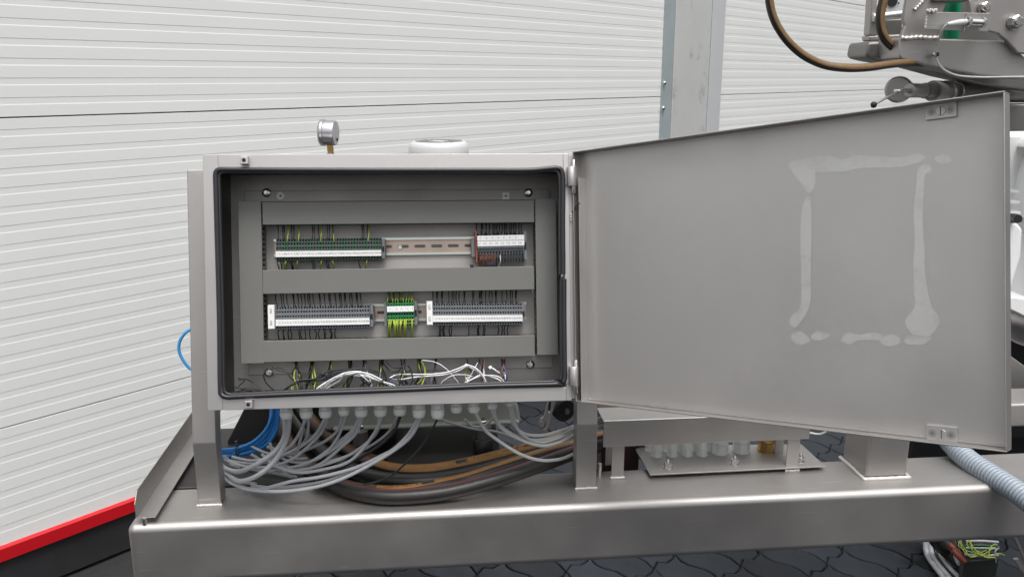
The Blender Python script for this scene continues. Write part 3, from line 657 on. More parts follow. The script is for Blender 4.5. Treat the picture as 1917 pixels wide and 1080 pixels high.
# cabinet posts: leaning upper length, upright foot
def post(ul,ub,vb,vtop,wd,dth,uL_local):
    x0=BL(ul,vb,DEP+.003).x; x1=x0+wd; zb_=BL(ul,vb,DEP+.003).z; zt_=BL(ul-15,vtop,DEP+.003).z
    d0=DEP+.003; d1=d0+dth
    top=[TC@V((x,d,zt_)) for x,d in ((x0,d0),(x1,d0),(x1,d1),(x0,d1))]
    mid=[TC@V((x,d,zb_)) for x,d in ((x0,d0),(x1,d0),(x1,d1),(x0,d1))]
    f=mid[0]; bot=[V((mid[0].x,f.y,BZ+.001)),V((mid[1].x,f.y,BZ+.001)),V((mid[1].x,f.y+dth,BZ+.001)),V((mid[0].x,f.y+dth,BZ+.001))]
    vs=top+mid+bot
    fs=[(0,3,2,1)]+[(4*k+i,4*k+4+i,4*k+4+(i+1)%4,4*k+(i+1)%4) for k in (0,1) for i in range(4)]+[(8,9,10,11)]
    fs=[tuple(reversed(q)) for q in fs]
    o=MB().add([tuple(p) for p in vs],fs).build('cabinet_post',STEEL,fr,bevel=.0022,bseg=2,ang=8,recalc=True)
    w=MB(); y=f.y-.002; P=[V((bot[0].x-.002+i*(wd+.004)/12,y+random.uniform(-.0008,.0008),BZ+.002)) for i in range(13)]
    w.tube(P,.0032,8,step=.004,mod=lambda i:1+.15*math.sin(i*2.3)); w.build('weld_bead',WELD,o)
    return bot
pb=post(360,373,830,318,.0455,.042,0); pb2=post(1080,1078,795,330,.0435,.042,0)
# rear members at right, square post
a=pz(1619,897,BZ); c=pz(1702,897,BZ); 
sp=MB().box(a.x,c.x,a.y,a.y+.105,BZ+.001,1.02); sp=sp.build('square_post',STEEL,fr,bevel=.008,bseg=4)
w=MB(); ww=.0045; x0,x1,y0=a.x-.003,c.x+.003,a.y-.003
w.tube([V((x0-.001,y0+.11,BZ+.002)),V((x0,y0+.06,BZ+.003)),V((x0,y0+.004,BZ+.002)),V((x0+.004,y0,BZ+.002)),V(((x0+x1)/2,y0-.001,BZ+.002)),V((x1-.004,y0,BZ+.002)),V((x1,y0+.004,BZ+.002)),V((x1,y0+.06,BZ+.002))],ww,8,step=.006,mod=lambda i:1+.12*math.sin(i*1.9)); w.build('weld_bead',WELD,sp)
MB().box(1.10,2.6,1.80,1.905,.728,.788).build('rear_beam',STEEL,fr,bevel=.006,bseg=3)
q=[py(1884,660,2.0),py(1925,690,2.0),py(1990,735,2.0),py(1990,850,2.0),py(1884,760,2.0)]
MB().prism(q,(0,.06,0)).build('diagonal_strut',STEEL,fr,bevel=.003,recalc=True)
MB().box(*sorted((py(1880,200,2.1).x,2.9)),2.1,2.2,py(1900,246,2.1).z,py(1900,196,2.1).z).build('upper_rail',STEEL_DARK,fr,bevel=.003)
MB().box(*sorted((py(1880,200,2.1).x,2.9)),2.16,2.26,py(1900,194,2.1).z,py(1900,150,2.1).z).build('upper_rail',STEEL_DARK,fr,bevel=.003)
c=pz(1122,889,BZ); MB().lathe([(.0055,0),(.0055,.026),(.0048,.028)],12,T=Matrix.Translation(c)).build('stud',POLISH,fr)
# ------------------------------------------------ sheet cover on legs
cv=thing('sheet_cover','folded stainless sheet cover on short legs standing on the beam below the door','cover',(.6,1.664,BZ))
Y=1.664; zt0=py(1133,788,Y).z; zb0=py(1128,837,Y).z; xa=py(1130,800,Y).x; xb=py(1517,800,Y).x
yb=pz(1122,763,zt0).y
b=MB(); b.box(xa,xb,Y,Y+.002,zb0,zt0); b.box(xa,xb,Y+.002,yb,zt0-.002,zt0); b.build('cover_sheet',STEEL,cv,bevel=.0012)
for (u0,u1) in ((1145,1168),(1471,1494)):
    x0=py(u0,880,Y+.003).x; x1=py(u1,880,Y+.003).x
    o=MB().box(x0,x1,Y+.004,Y+.007,BZ+.001,zb0+.02).build('leg',STEEL,cv,bevel=.0006)
    MB().tube([V((x0-.002,Y+.003,BZ+.002)),V(((x0+x1)/2,Y+.002,BZ+.002)),V((x1+.002,Y+.003,BZ+.002))],.0032,8,step=.004,mod=lambda i:1+.2*math.sin(i*2.1)).build('weld_bead',WELD,o)
    MB().box(x0,x0+.02,yb-.008,yb-.005,BZ+.001,zt0-.003).build('leg',STEEL,cv)
# gland plate
gp_=thing('gland_plate','flat steel gland plate bolted to the beam under the sheet cover','plate',(.65,1.75,BZ))
GZ=BZ+.008
q=[pz(1217,890,GZ),pz(1545,874,GZ),pz(1520,845,GZ),pz(1500,833,GZ),pz(1185,836,GZ)]
MB().prism([tuple(p) for p in (q[0],q[1],q[3],q[4])],(0,0,.003)).build('plate_sheet',STEEL,gp_,bevel=.0006,recalc=True)
def bolt_up(u,v,par,r=.0085,z=GZ+.003):
    c=pz(u,v,z); T=Matrix.Translation(c); b=MB(); b.lathe([(r*1.25,0),(r*1.25,.002)],18,T=T); b.lathe([(r,.002),(r,.011),(r*.85,.012)],6,T=T,sm=False); b.lathe([(r*.5,.012),(r*.5,.016),(r*.15,.020)],12,T=T); return b.build('hex_bolt',POLISH,par)
bolt_up(1250,875,gp_); bolt_up(1375,868,gp_); bolt_up(1498,863,gp_)
def glu(u,v,r,h,mt,nm='cable_gland'):
    c=pz(u,v,GZ+.003); T=Matrix.Translation(c); b=MB(); b.lathe([(r*1.05,0),(r*1.05,h*.08)],20,T=T); b.lathe([(r*.98,h*.08),(r*.98,h*.45),(r*.85,h*.47)],8,T=T,sm=False); b.lathe([(r*.95,h*.48),(r*.95,h*.75),(r*.6,h)],20,T=T); b.lathe([(r*.5,h),(r*.5,h+.02)],12,T=T); return b.build(nm,mt,gp_)
for u,v in ((1229,853),(1258,852),(1286,851.5),(1314,851)): glu(u,v,.0118,.034,GLAND)
glu(1347,846,.0195,.05,GLAND); glu(1387,843.5,.0195,.05,GLAND); o=glu(1435,842,.0205,.05,BRASS); o['label']='brass cable gland'
for u in (1215,1244,1272,1300,1330): glu(u,842,.0105,.04,GLAND)
# dark unit behind the cover
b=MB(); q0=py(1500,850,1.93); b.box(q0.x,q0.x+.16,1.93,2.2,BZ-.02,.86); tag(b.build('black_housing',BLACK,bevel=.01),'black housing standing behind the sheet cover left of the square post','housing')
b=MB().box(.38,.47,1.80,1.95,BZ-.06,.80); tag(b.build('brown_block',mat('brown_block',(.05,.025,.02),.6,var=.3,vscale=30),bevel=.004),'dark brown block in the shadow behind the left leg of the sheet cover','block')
c=[py(1516,810,1.88),py(1535,813,1.87),py(1550,806,1.86),py(1558,795,1.86),py(1550,780,1.9)]
tag(MB().tube(c,.0035,8).build('cable',LGREYC),'short white cable looping over the black housing left of the square post','cable')
# ------------------------------------------------ vertical motor and its base
mo=thing('electric_motor','white vertical electric motor behind the cabinet on a pale green casting','motor',(.0,2.0,BZ))
c=py(822,272,1.98); mx,my,mz=c.x,2.05,c.z
b=MB(); Tm=Matrix.Translation(V((mx,my,0))); zt_=mz+.004
b.lathe([(.070,zt_-.28),(.0715,zt_-.03),(.0705,zt_-.012),(.066,zt_-.003),(.060,zt_)],40,T=Tm); b.build('fan_cover',WHITEP,mo)
g_=MB()
for k in range(-7,8):
    x=k*.0082; L=math.sqrt(max(.0,.055**2-x*x))
    for s in ((-L,-.002),(.002,L)) if abs(k)>2 else ((-L,-.018),(.018,L)):
        if s[1]-s[0]>.008: g_.box(x-.0020,x+.0020,s[0],s[1],zt_+.0003,zt_+.0008,T=Matrix.Translation(V((mx,my,0)))@Matrix.Rotation(R(-35),4,'Z'))
for r in (.010,.014): pass
g_.build('grille_slot',WHITES,mo)
b=MB(); b.lathe([(.078,.80),(.078,zt_-.29)],32,T=Tm)
for k in range(24):
    b.box(.077,.090,-.0015,.0015,.86,zt_-.30,T=Tm@Matrix.Rotation(R(15*k),4,'Z'))
b.build('motor_housing',WHITEP,mo)
x0=py(607,780,1.85).x; x1=py(976,780,1.85).x; zb1=py(800,800,1.85).z
b=MB(); b.prism([(x0,1.85,zb1),(x1,1.85,zb1+.002),(x1-.006,1.85,.80),(x1-.02,1.85,.85),(x0,1.85,.85)],(0,.34,0)); b.build('gear_casting',CAST,mo,bevel=.008,bseg=3,recalc=True)
b=MB(); b.box(x0+.02,x1-.006,1.835,1.86,zb1+.006,zb1+.012); b.build('casting_ledge',CAST,mo,bevel=.002)
for (u,v,r) in ((905,822,.024),(675,824,.022)):
    c=py(u,v,1.83); T=Matrix.Translation(V((c.x,1.83,0)))
    MB().lathe([(r,BZ),(r,.742),(r*.9,.744)],24,T=T).build('foot',BLACK,mo); MB().lathe([(r*.8,.7441),(r*.8,.772)],20,T=T).build('rubber_mount',STEEL_DARK,mo)
    MB().lathe([(.012,.7721),(.012,.774),(.009,.7741),(.009,.784),(.005,.786),(.005,.79)],6,T=T,sm=False).build('hex_bolt',POLISH,mo)
# black bracket at left
q=[(426,858),(426,826),(453,773),(470,740),(740,740),(740,848)]
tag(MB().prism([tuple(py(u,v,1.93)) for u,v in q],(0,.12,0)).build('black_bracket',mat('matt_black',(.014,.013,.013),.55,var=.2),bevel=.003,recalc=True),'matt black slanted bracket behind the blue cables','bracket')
# pressure gauge
gc=py(617,249,1.85); ga=V((.985,-.19,-.02)).normalized()
gg=thing('pressure_gauge','round silver pressure gauge seen from behind above the cabinet','gauge',gc-V((0,0,.2)))
T=axisT(gc,ga)
b=MB(); b.lathe([(.0255,-.019),(.0275,-.018),(.0278,-.0095),(.0262,-.009)],36,T=T); b.build('bezel',GAUGE,gg)
b=MB(); b.lathe([(.0262,-.0088),(.0262,.009),(.0252,.013),(.0238,.014)],36,T=T); b.build('case',GAUGE,gg)
MB().lathe([(.0035,.0142),(.0035,.0155)],10,T=T@Matrix.Translation(V((.006,-.014,0)))).build('relief_plug',HOLE,gg)
T=Matrix.Translation(gc-V((0,0,.026)))
b=MB(); b.lathe([(.0075,.003),(.0075,-.012)],6,T=T,sm=False); b.lathe([(.0062,-.012),(.0062,-.016)],14,T=T); b.build('brass_stem',BRASS,gg)
MB().lathe([(.009,-.016),(.009,-.04)],6,T=T,sm=False).build('adapter_nut',POLISH,gg); MB().lathe([(.006,-.04),(.006,-.30)],12,T=T).build('riser_pipe',STEEL_DARK,gg)
# lever and black clamp under the right of the cabinet
z6b=lambda x,y:(x/4.79+740,y/4.79+740)
lv=thing('lever_handle','slotted grey lever handle hanging under the right end of the cabinet','lever',py(1024,800,1.66))
q=[z6b(*p) for p in ((1378,20),(1440,20),(1432,80),(1405,170),(1395,215),(1378,290),(1350,318),(1318,308),(1298,270),(1300,215),(1330,195),(1345,150))]
MB().prism([tuple(py(u,v,1.66)) for u,v in q],(0,.008,0)).build('lever_arm',STEEL,lv,bevel=.0015,recalc=True)
q=[z6b(*p) for p in ((1378,60),(1398,60),(1392,120),(1382,138),(1370,130))]; MB().prism([tuple(py(u,v,1.6592)) for u,v in q],(0,.0006,0)).build('slot',HOLE,lv)
c=py(*z6b(1378,152),1.66); MB().lathe([(.003,0),(.003,.003),(.001,.004)],10,T=axisT(c,(0,-1,.2))).build('lever_screw',POLISH,lv)
c=py(*z6b(1318,258),1.655); MB().lathe([(.0075,-.004),(.0085,.002),(.006,.006)],16,T=axisT(c,(-.5,-1,.3))).build('lever_knob',STEEL_DARK,lv)
c=py(*z6b(1492,120),1.70)
kb=thing('clamp_knob','round black clamp knob beside the lever under the cabinet','knob',c)
MB().lathe([(.024,0),(.026,.004),(.026,.018),(.022,.022)],22,T=axisT(c+V((0,.01,0)),(.35,-1,0))).build('knob_body',BLACK,kb)
MB().lathe([(.006,-.05),(.006,.03)],12,T=axisT(c+V((-.0,.01,0)),(.35,-1,0))).build('knob_shaft',STEEL_DARK,kb)
c=py(1071,760,1.72); sc_=thing('hinge_screw','small threaded screw hanging at the lower door hinge','screw',c)
MB().lathe([(.0035,0),(.0035,.016)],10,T=axisT(c,(.5,0,1))).build('screw_shank',STEEL_DARK,sc_); MB().lathe([(.0055,-.004),(.0055,0)],6,T=axisT(c,(.5,0,1)),sm=False).build('screw_head',STEEL_DARK,sc_)
# ------------------------------------------------ cables and hoses
def onbeam(p,r):
    # never let a point sink into the beam / deck
    if p.z<BZ+r+.001 and p.x<1.3 and p.y>BY0: 
        rr=(p-EYE); return EYE+rr*((BZ+r+.001-CAMZ)/rr.z)
    return p
def cable(pts,r,mt,label,group,y0,y1,name='cable',start=None,prof=None,seg=10):
    n=len(pts); P=[]
    for i,(u,v) in enumerate(pts):
        t=i/(n-1); y=(prof(t) if prof else y0+(y1-y0)*t); P.append(onbeam(py(u,v,y),r))
    if start is not None: P=[start+V((0,0,.012)),start]+P[1:]
    return tag(MB().tube(P,r,seg,step=.01).build(name,mt),label,'cable',group)
GC='grey cables curving from the glands to the left post'
pf=lambda a,b,c:(lambda t:a+(b-a)*min(1,t*2) if t<.5 else b+(c-b)*(t*2-1))
S=lambda i,dx=0:GPOS[i]+V((dx,0,.002))
cable([(536,781),(533,815),(515,845),(481,868),(449,882),(425,878),(412,868)],.0049,GREYC,'thick grey cable from the leftmost gland, upper one of its pair',GC,1.57,1.70,start=S(0,-.004),prof=pf(1.57,1.60,1.72))
cable([(545,781),(537,819),(518,858),(485,888),(449,900),(424,886),(412,874)],.0050,GREYC,'thick grey cable from the leftmost gland, lower one of its pair',GC,1.57,1.70,start=S(0,.005),prof=pf(1.575,1.595,1.72))
cable([(570,781),(564,815),(554,853)],.0030,GREYC,'short grey cable dropping steeply from the second gland in front',GC,1.57,1.66,start=S(1,-.003))
cable([(579,781),(575,815),(562,835),(530,850),(500,848),(470,835)],.0030,GREYC,'grey cable from the second gland bending back behind the bundle',GC,1.58,1.78,start=S(1,.004))
cable([(609,781),(592,811),(566,834),(536,850),(505,862),(470,868),(430,862)],.0031,GREYC,'thin grey cable from the third gland from the left',GC,1.57,1.76,start=S(2))
cable([(640,781),(633,804),(611,824),(583,838),(549,850),(524,846),(505,836)],.0029,GREYC,'upper thin grey cable from the small fourth gland',GC,1.57,1.74,start=S(3,-.003))
cable([(646,781),(632,819),(600,856),(562,866),(528,858),(508,845)],.0029,GREYC,'lower thin grey cable from the small fourth gland',GC,1.57,1.72,start=S(3,.003))
cable([(675,783),(660,805),(630,830),(592,858),(553,877),(524,868),(500,852)],.0033,GREYC,'upper grey cable from the fifth gland from the left',GC,1.57,1.70,start=S(4,-.003))
cable([(682,783),(665,812),(637,838),(600,868),(553,884),(518,872),(496,858)],.0033,GREYC,'lower grey cable from the fifth gland from the left',GC,1.57,1.69,start=S(4,.003))
cable([(711,781),(707,805),(683,832),(645,856),(592,873),(549,880),(515,868),(490,850)],.0032,GREYC,'upper grey cable from the sixth gland from the left',GC,1.57,1.68,start=S(5,-.003))
cable([(714,781),(698,815),(656,862),(602,879),(558,884),(520,874),(498,858)],.0032,GREYC,'lower grey cable from the sixth gland from the left',GC,1.57,1.67,start=S(5,.003))
cable([(748,781),(735,811),(700,841),(656,866),(602,890),(549,898),(500,890),(450,876)],.0030,BLACKW,'black cable from the seventh gland running among the grey ones',GC,1.57,1.67,start=S(6,.002))
cable([(746,781),(728,808),(694,834),(650,853),(600,868)],.0028,GREYC,'grey cable hidden behind the black one at the seventh gland',GC,1.58,1.70,start=S(6,-.003))
cable([(784,782),(771,806),(740,838),(714,853),(666,875),(602,892),(549,900),(485,915),(445,908),(422,892),(410,872)],.0037,GREYC,'upper long grey cable from the large eighth gland',GC,1.57,1.67,start=S(7,-.002),prof=pf(1.57,1.60,1.70))
cable([(786,784),(764,822),(700,866),(624,902),(549,918),(475,917),(432,903),(414,884)],.0036,GREYC,'lowest long grey cable sweeping from the eighth gland to the left post',GC,1.57,1.67,start=S(7,.003),prof=pf(1.57,1.59,1.69))
cable([(784,784),(750,830),(690,872),(640,890),(600,902),(520,912),(470,908)],.0030,GREYC,'middle grey cable between the two long ones from the eighth gland',GC,1.58,1.68,start=S(7,0),prof=pf(1.57,1.61,1.68))
cable([(815,784),(807,807),(782,844),(740,884),(715,898),(680,908)],.0021,BLACKW,'thin black cable from the large ninth gland crossing the hoses',GC,1.57,1.60,start=S(8))
cable([(574,781),(560,812),(540,838),(505,856),(470,862),(435,855)],.0031,GREYC,'grey cable from the second gland running down left to the post',GC,1.57,1.73,start=S(1,0))
cable([(611,781),(602,808),(580,832),(545,860),(500,874),(455,872),(420,860)],.0031,GREYC,'second grey cable from the third gland, just right of the thin one',GC,1.575,1.72,start=S(2,.004))
cable([(678,783),(655,815),(615,846),(570,868),(525,878),(475,880),(430,868)],.0031,GREYC,'middle grey cable from the fifth gland reaching the left post',GC,1.575,1.71,start=S(4,0))
GL='loose cable ends lying behind the left post'
for i,(P,lb) in enumerate([([(418,852),(435,866),(470,878),(520,886),(556,893)],'grey cable end lying flat and pointing right behind the left post'),([(512,875),(530,884),(545,893)],'short grey cable piece sloping down behind the cable bundle'),
   ([(414,880),(430,898),(455,903),(480,905)],'grey cable end lowest behind the left post'),([(505,828),(512,850),(520,862)],'short upright grey cable in the tangle'),([(500,836),(520,842),(550,858),(575,858)],'pale grey cable crossing the tangle level'),
   ([(470,850),(500,866),(540,872)],'grey cable crossing under the tangle')]):
    cable(P,.0031,GREYC,lb,GL,1.72,1.70)
GR='pale cables running to the right post'
cable([(888,781),(907,803),(928,821),(970,848),(1011,861),(1049,859),(1078,848),(1110,838)],.0034,LGREYC,'grey cable hanging lowest from the eleventh gland to the right post',GR,1.57,1.70,start=S(10,.003),prof=pf(1.57,1.60,1.72))
cable([(921,775),(932,792),(959,813),(990,823),(1032,820),(1078,800),(1110,790),(1150,780)],.0034,LGREYC,'upper pale cable from the twelfth gland',GR,1.57,1.72,start=S(11,-.002),prof=pf(1.57,1.63,1.76))
cable([(922,777),(935,797),(970,821),(1011,834),(1043,829),(1078,813),(1115,800),(1150,790)],.0034,LGREYC,'lower pale cable from the twelfth gland',GR,1.57,1.72,start=S(11,.003),prof=pf(1.57,1.62,1.75))
cable([(955,770),(961,792),(980,811),(1011,815),(1043,808),(1078,796),(1115,785),(1150,775)],.0033,LGREYC,'upper pale cable from the rightmost small gland',GR,1.57,1.72,start=S(12,-.002),prof=pf(1.57,1.64,1.76))
cable([(957,772),(966,797),(985,819),(1015,828),(1050,818),(1078,806),(1115,795),(1150,785)],.0033,LGREYC,'lower pale cable from the rightmost small gland',GR,1.57,1.72,start=S(12,.003),prof=pf(1.57,1.64,1.76))
cable([(815,781),(850,793),(890,803),(930,808),(980,826),(1030,826)],.0028,GREYC,'grey cable passing in front of the casting behind the glands',GR,1.74,1.76)
cable([(925,770),(920,785),(905,797),(885,798),(870,785)],.0028,GREYC,'short grey cable arching round the casting bolt',GR,1.75,1.75)
# blue cables
GB='blue cables tied behind the left post'
BP=[([(405,842),(430,841),(450,837),(475,826),(497,805),(508,782),(511,760)],'topmost blue cable of the tied bundle'),([(405,847),(432,846),(455,842),(482,830),(503,808),(513,782),(516,760)],'second blue cable from the top of the tied bundle'),
 ([(405,854),(425,854),(448,848),(478,838),(505,816),(517,788),(520,760)],'blue cable just under the cable tie'),([(405,861),(425,856),(450,842),(480,824),(500,802),(507,780),(508,760)],'blue cable crossing over the others at the tie'),
 ([(408,866),(430,856),(458,850),(485,842),(508,822),(520,795),(524,760)],'lowest blue cable of the bundle behind the left post'),([(440,852),(470,845),(498,832),(514,808),(519,780),(519,760)],'blue cable hidden deepest in the bundle')]
for i,(P,lb) in enumerate(BP): cable(P,.0036,BLUE,lb,GB,1.76+.006*(i%3),1.80+.006*(i%2))
c=py(443.5,841,1.762); ct=MB(); ct.tube([c+V((0,0,.012)),c+V((0,-.009,.006)),c+V((.001,-.010,-.004)),c+V((.001,-.003,-.012)),c+V((0,.009,-.004)),c+V((0,.008,.008))],.0017,6,closed=True,step=.004)
ct.box(c.x-.003,c.x+.003,c.y-.004,c.y+.001,c.z+.012,c.z+.0145); ct.box(c.x-.003,c.x-.002,c.y-.004,c.y+.001,c.z+.0145,c.z+.019); ct.box(c.x+.002,c.x+.003,c.y-.004,c.y+.001,c.z+.0145,c.z+.019); ct.box(c.x-.003,c.x+.003,c.y-.004,c.y+.001,c.z+.019,c.z+.020)
tag(ct.build('cable_tie',mat('blue_black_tie',(.01,.03,.06),.4)),'dark cable tie round the blue cable bundle','cable tie')
cable([(385,600),(365,612),(347,623),(336,640),(336,660),(349,683),(365,695),(385,702)],.0034,mat('light_blue_cable',(.06,.34,.70),.35),'light blue cable looping out left of the cabinet post','blue loop',1.82,1.82,seg=12)
# hydraulic hoses
def hose(pts,ys,r,label,group,mats,ref,stripe,text=None,thin=None,txtpos=None):
    P=[onbeam(py(u,v,y),r) for (u,v),y in zip(pts,ys)]
    b=MB().tube(P,r,28,ref=ref,stripe=stripe,step=.008,smi=(lambda p: 1 if len(mats)<3 or proj(p)[0]>700 else 2))  # orange stripe turns brown on the left run, shade put into its colour
    o=b.build('hydraulic_hose',mats); tag(o,label,'hose',group)
    if text:
        Q=spline(P,.002); q=MB(); L=0; idx=min(range(len(Q)),key=lambda i:abs(proj(Q[i])[0]-txtpos)); h=r*.62
        i=idx; rf=V(ref).normalized()
        for ch in text:
            while i<len(Q)-2 and L>0: L-=(Q[i+1]-Q[i]).length; i+=1
            if i>=len(Q)-2: break
            t=(Q[i+1]-Q[i-1]).normalized(); nr=(rf-t*rf.dot(t)).normalized(); yv=nr.cross(t)
            M=Matrix((t,yv,nr)).transposed().to_4x4(); M.translation=Q[i]+nr*(r+.0002)
            if ch=='#': q.box(-h*.3,h*2.6,-h*.42,h*.42,0,.0003,T=M); L=h*2.9
            elif ch==' ': L=h*.5
            else: q.text(ch,h,M); L=h*.62
        q.build('hose_print',INK,o)
    return o
HG='hydraulic hoses curving under the cabinet'
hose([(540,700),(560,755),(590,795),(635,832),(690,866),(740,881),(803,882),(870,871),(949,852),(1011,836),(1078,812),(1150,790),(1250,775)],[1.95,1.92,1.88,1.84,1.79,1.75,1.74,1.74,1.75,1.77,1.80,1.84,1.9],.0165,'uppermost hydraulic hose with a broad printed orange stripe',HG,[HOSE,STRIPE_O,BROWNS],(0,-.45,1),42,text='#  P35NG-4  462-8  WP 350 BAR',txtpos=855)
hose([(520,720),(545,775),(580,820),(625,860),(680,888),(740,900),(803,900),(870,889),(949,868),(1011,850),(1078,828),(1150,806),(1250,790)],[1.95,1.92,1.87,1.82,1.77,1.73,1.71,1.71,1.73,1.75,1.78,1.82,1.9],.0165,'plain black hydraulic hose second from the top',HG,[HOSE,HOSE],(0,-.3,1),10)
hose([(560,730),(590,785),(610,812),(650,845),(700,862),(720,868)],[2.0,1.97,1.94,1.9,1.87,1.85],.0135,'brown striped hose rising at the back beside the casting',HG,[HOSE,BROWNS],(.6,-.5,1),60)
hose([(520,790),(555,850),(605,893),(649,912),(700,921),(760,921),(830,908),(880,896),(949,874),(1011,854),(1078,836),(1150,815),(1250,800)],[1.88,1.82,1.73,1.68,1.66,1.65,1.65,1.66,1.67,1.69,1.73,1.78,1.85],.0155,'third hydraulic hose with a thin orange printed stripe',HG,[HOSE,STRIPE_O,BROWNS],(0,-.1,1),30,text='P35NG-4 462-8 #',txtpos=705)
hose([(590,880),(640,912),(700,927),(760,929),(840,920),(930,897),(1011,870),(1078,846),(1150,826),(1250,806)],[1.70,1.64,1.605,1.595,1.60,1.62,1.66,1.71,1.77,1.84],.0160,'lowest hydraulic hose resting on the beam with a thin red line',HG,[HOSE,REDLINE],(0,.1,1),14)
# corrugated suction hose at right
P=[py(u,v,y) for u,v,y in ((1745,780,1.78),(1775,822,1.72),(1812,860,1.65),(1862,893,1.575),(1917,930,1.50),(1975,985,1.42),(2010,1060,1.37))]
n=spline(P,.0017)
b=MB().tube(P,.0232,24,step=.0017,mod=lambda i:1+.035*math.cos(i*2*math.pi/5)); 
sp_=b.build('corrugated_hose',CORR); tag(sp_,'pale blue grey corrugated hose draped over the right end of the beam','hose')
b=MB(); 
Q=spline(P,.0017)
for i in range(4,len(Q)-2,5):
    t=(Q[i+1]-Q[i-1]).normalized(); T=axisT(Q[i],t); b.lathe([(.0236,-.0006),(.0242,0),(.0236,.0006)],24,T=T,cap=False)
b.build('spiral_rib',CORRD,sp_)
# ------------------------------------------------ cables lying on the ground, lower right
GG='cables coiled on the paving under the machine'
def gcable(P,r,mt,label,name='cable',z=None):
    pts=[pz(u,v,zz) for u,v,zz in P]; return tag(MB().tube(pts,r,12,step=.02).build(name,mt),label,'cable',GG)
for i,(du,mt,lb) in enumerate([(0,GREYC,'thick grey cable at the left edge of the coil on the paving'),(9,GREYC,'second grey cable of the coil on the paving'),(17,BLACKW,'thin black cable between the coiled grey ones'),(25,GREYC,'innermost grey cable of the coil on the paving')]):
    gcable([(1745+du,985,.10),(1733+du,1015,.05),(1736+du,1038,.02),(1752+du,1062,.02),(1775+du*1.2,1090,.02),(1800+du,1115,.02)],.0085 if i!=2 else .004,mt,lb)
gcable([(1740,985,.16),(1752,1012,.10),(1775,1035,.05),(1810,1060,.04),(1850,1085,.04),(1890,1110,.04)],.0205,mat('thick_black_hose',(.012,.012,.013),.5),'thick black rubber hose lying across the cable coil on the ground')
gcable([(1768,985,.2),(1776,1015,.12),(1785,1035,.06),(1795,1055,.06)],.006,LGREYC,'pale grey cable beside the orange connectors')
gcable([(1776,985,.2),(1785,1012,.13),(1796,1034,.07),(1812,1056,.07)],.007,GREYC,'grey cable right behind the orange connectors')
gcable([(1795,985,.2),(1797,1012,.13),(1799,1036,.07)],.006,LGREYC,'straight pale cable right of the orange connectors')
oc=thing('orange_connector','pair of small orange connectors lying on the cable coil','connector',pz(1792,1040,.1))
for (u,v,s) in ((1788,1029,.010),(1796,1041,.010)):
    c=pz(u,v,.14); MB().lathe([(.006,-.025),(s*.9,-.02),(s,.0),(s*.95,.018),(.007,.022)],14,T=axisT(c,(.45,-.6,-.5))).build('connector_body',ORANGE,oc)
rg=random.Random(5)
yc=MB(); 
jb=thing('open_junction_box','open cable box full of green yellow wires on the ground','junction box',pz(1835,1045,.0))
q=[pz(1800,1012,.12),pz(1865,1010,.12),pz(1870,1045,.12),pz(1805,1050,.12)]
MB().prism([tuple(p) for p in q],(0,0,-.10)).build('box_body',mat('dark_green_box',(.015,.018,.016),.5,var=.2),jb,recalc=True,bevel=.004)
for k in range(8): 
    MB().tube([pz(1808+rg.uniform(-4,4),1013+k*4,.135),pz(1835,1011+k*4.5+rg.uniform(-2,2),.145),pz(1866+rg.uniform(-4,4),1014+k*4,.135)],.004,8).build('conductor',[GREYC,BLACKW,mat('dull_green_core',(.03,.09,.04),.5)][k%3],jb)
for k in range(7):
    u=1800+rg.uniform(-4,20); MB().tube([pz(u,1012,.17),pz(u+rg.uniform(0,15),1025+rg.uniform(-3,6),.17),pz(u+25+rg.uniform(-5,10),1040+rg.uniform(-4,4),.16),pz(u+45+rg.uniform(0,12),1040+rg.uniform(-18,4),.16)],.0015,8,ref=(0,-.5,1),stripe=60).build('wire',[GRN,YEL],jb)
MB().tube([pz(1850,1045,.15),pz(1853,1025,.16),pz(1862,1018,.17),pz(1867,1019,.17)],.0018,8,ref=(0,-.5,1),stripe=60).build('wire',[GRN,YEL],jb)
MB().tube([pz(1864,1036,.15),pz(1873,1036,.15),pz(1880,1039,.14)],.0018,8,ref=(0,-.5,1),stripe=60).build('wire',[GRN,YEL],jb)
MB().tube([pz(1870,1025,.15),pz(1863,1032,.15),pz(1864,1055,.1),pz(1855,1062,.08),pz(1845,1061,.08)],.002,6).build('wire',GREYC,jb)
b=MB().box(py(1700,1040,2.6).x,3.4,2.65,2.75,.02,.62); b.build('dark_panel',BLACK,fr)
q=[py(1898,1004,1.9),py(1903,1004,1.9),py(1925,1050,1.9),py(1919,1050,1.9)]; MB().prism([tuple(p) for p in q],(0,.01,0)).build('lower_strut',STEEL,fr,recalc=True)
q=[py(1900,1048,1.9),py(1908,1046,1.9),py(1930,1075,1.9),py(1924,1085,1.9)]; MB().prism([tuple(p) for p in q],(0,.01,0)).build('lower_strut',STEEL,fr,recalc=True)
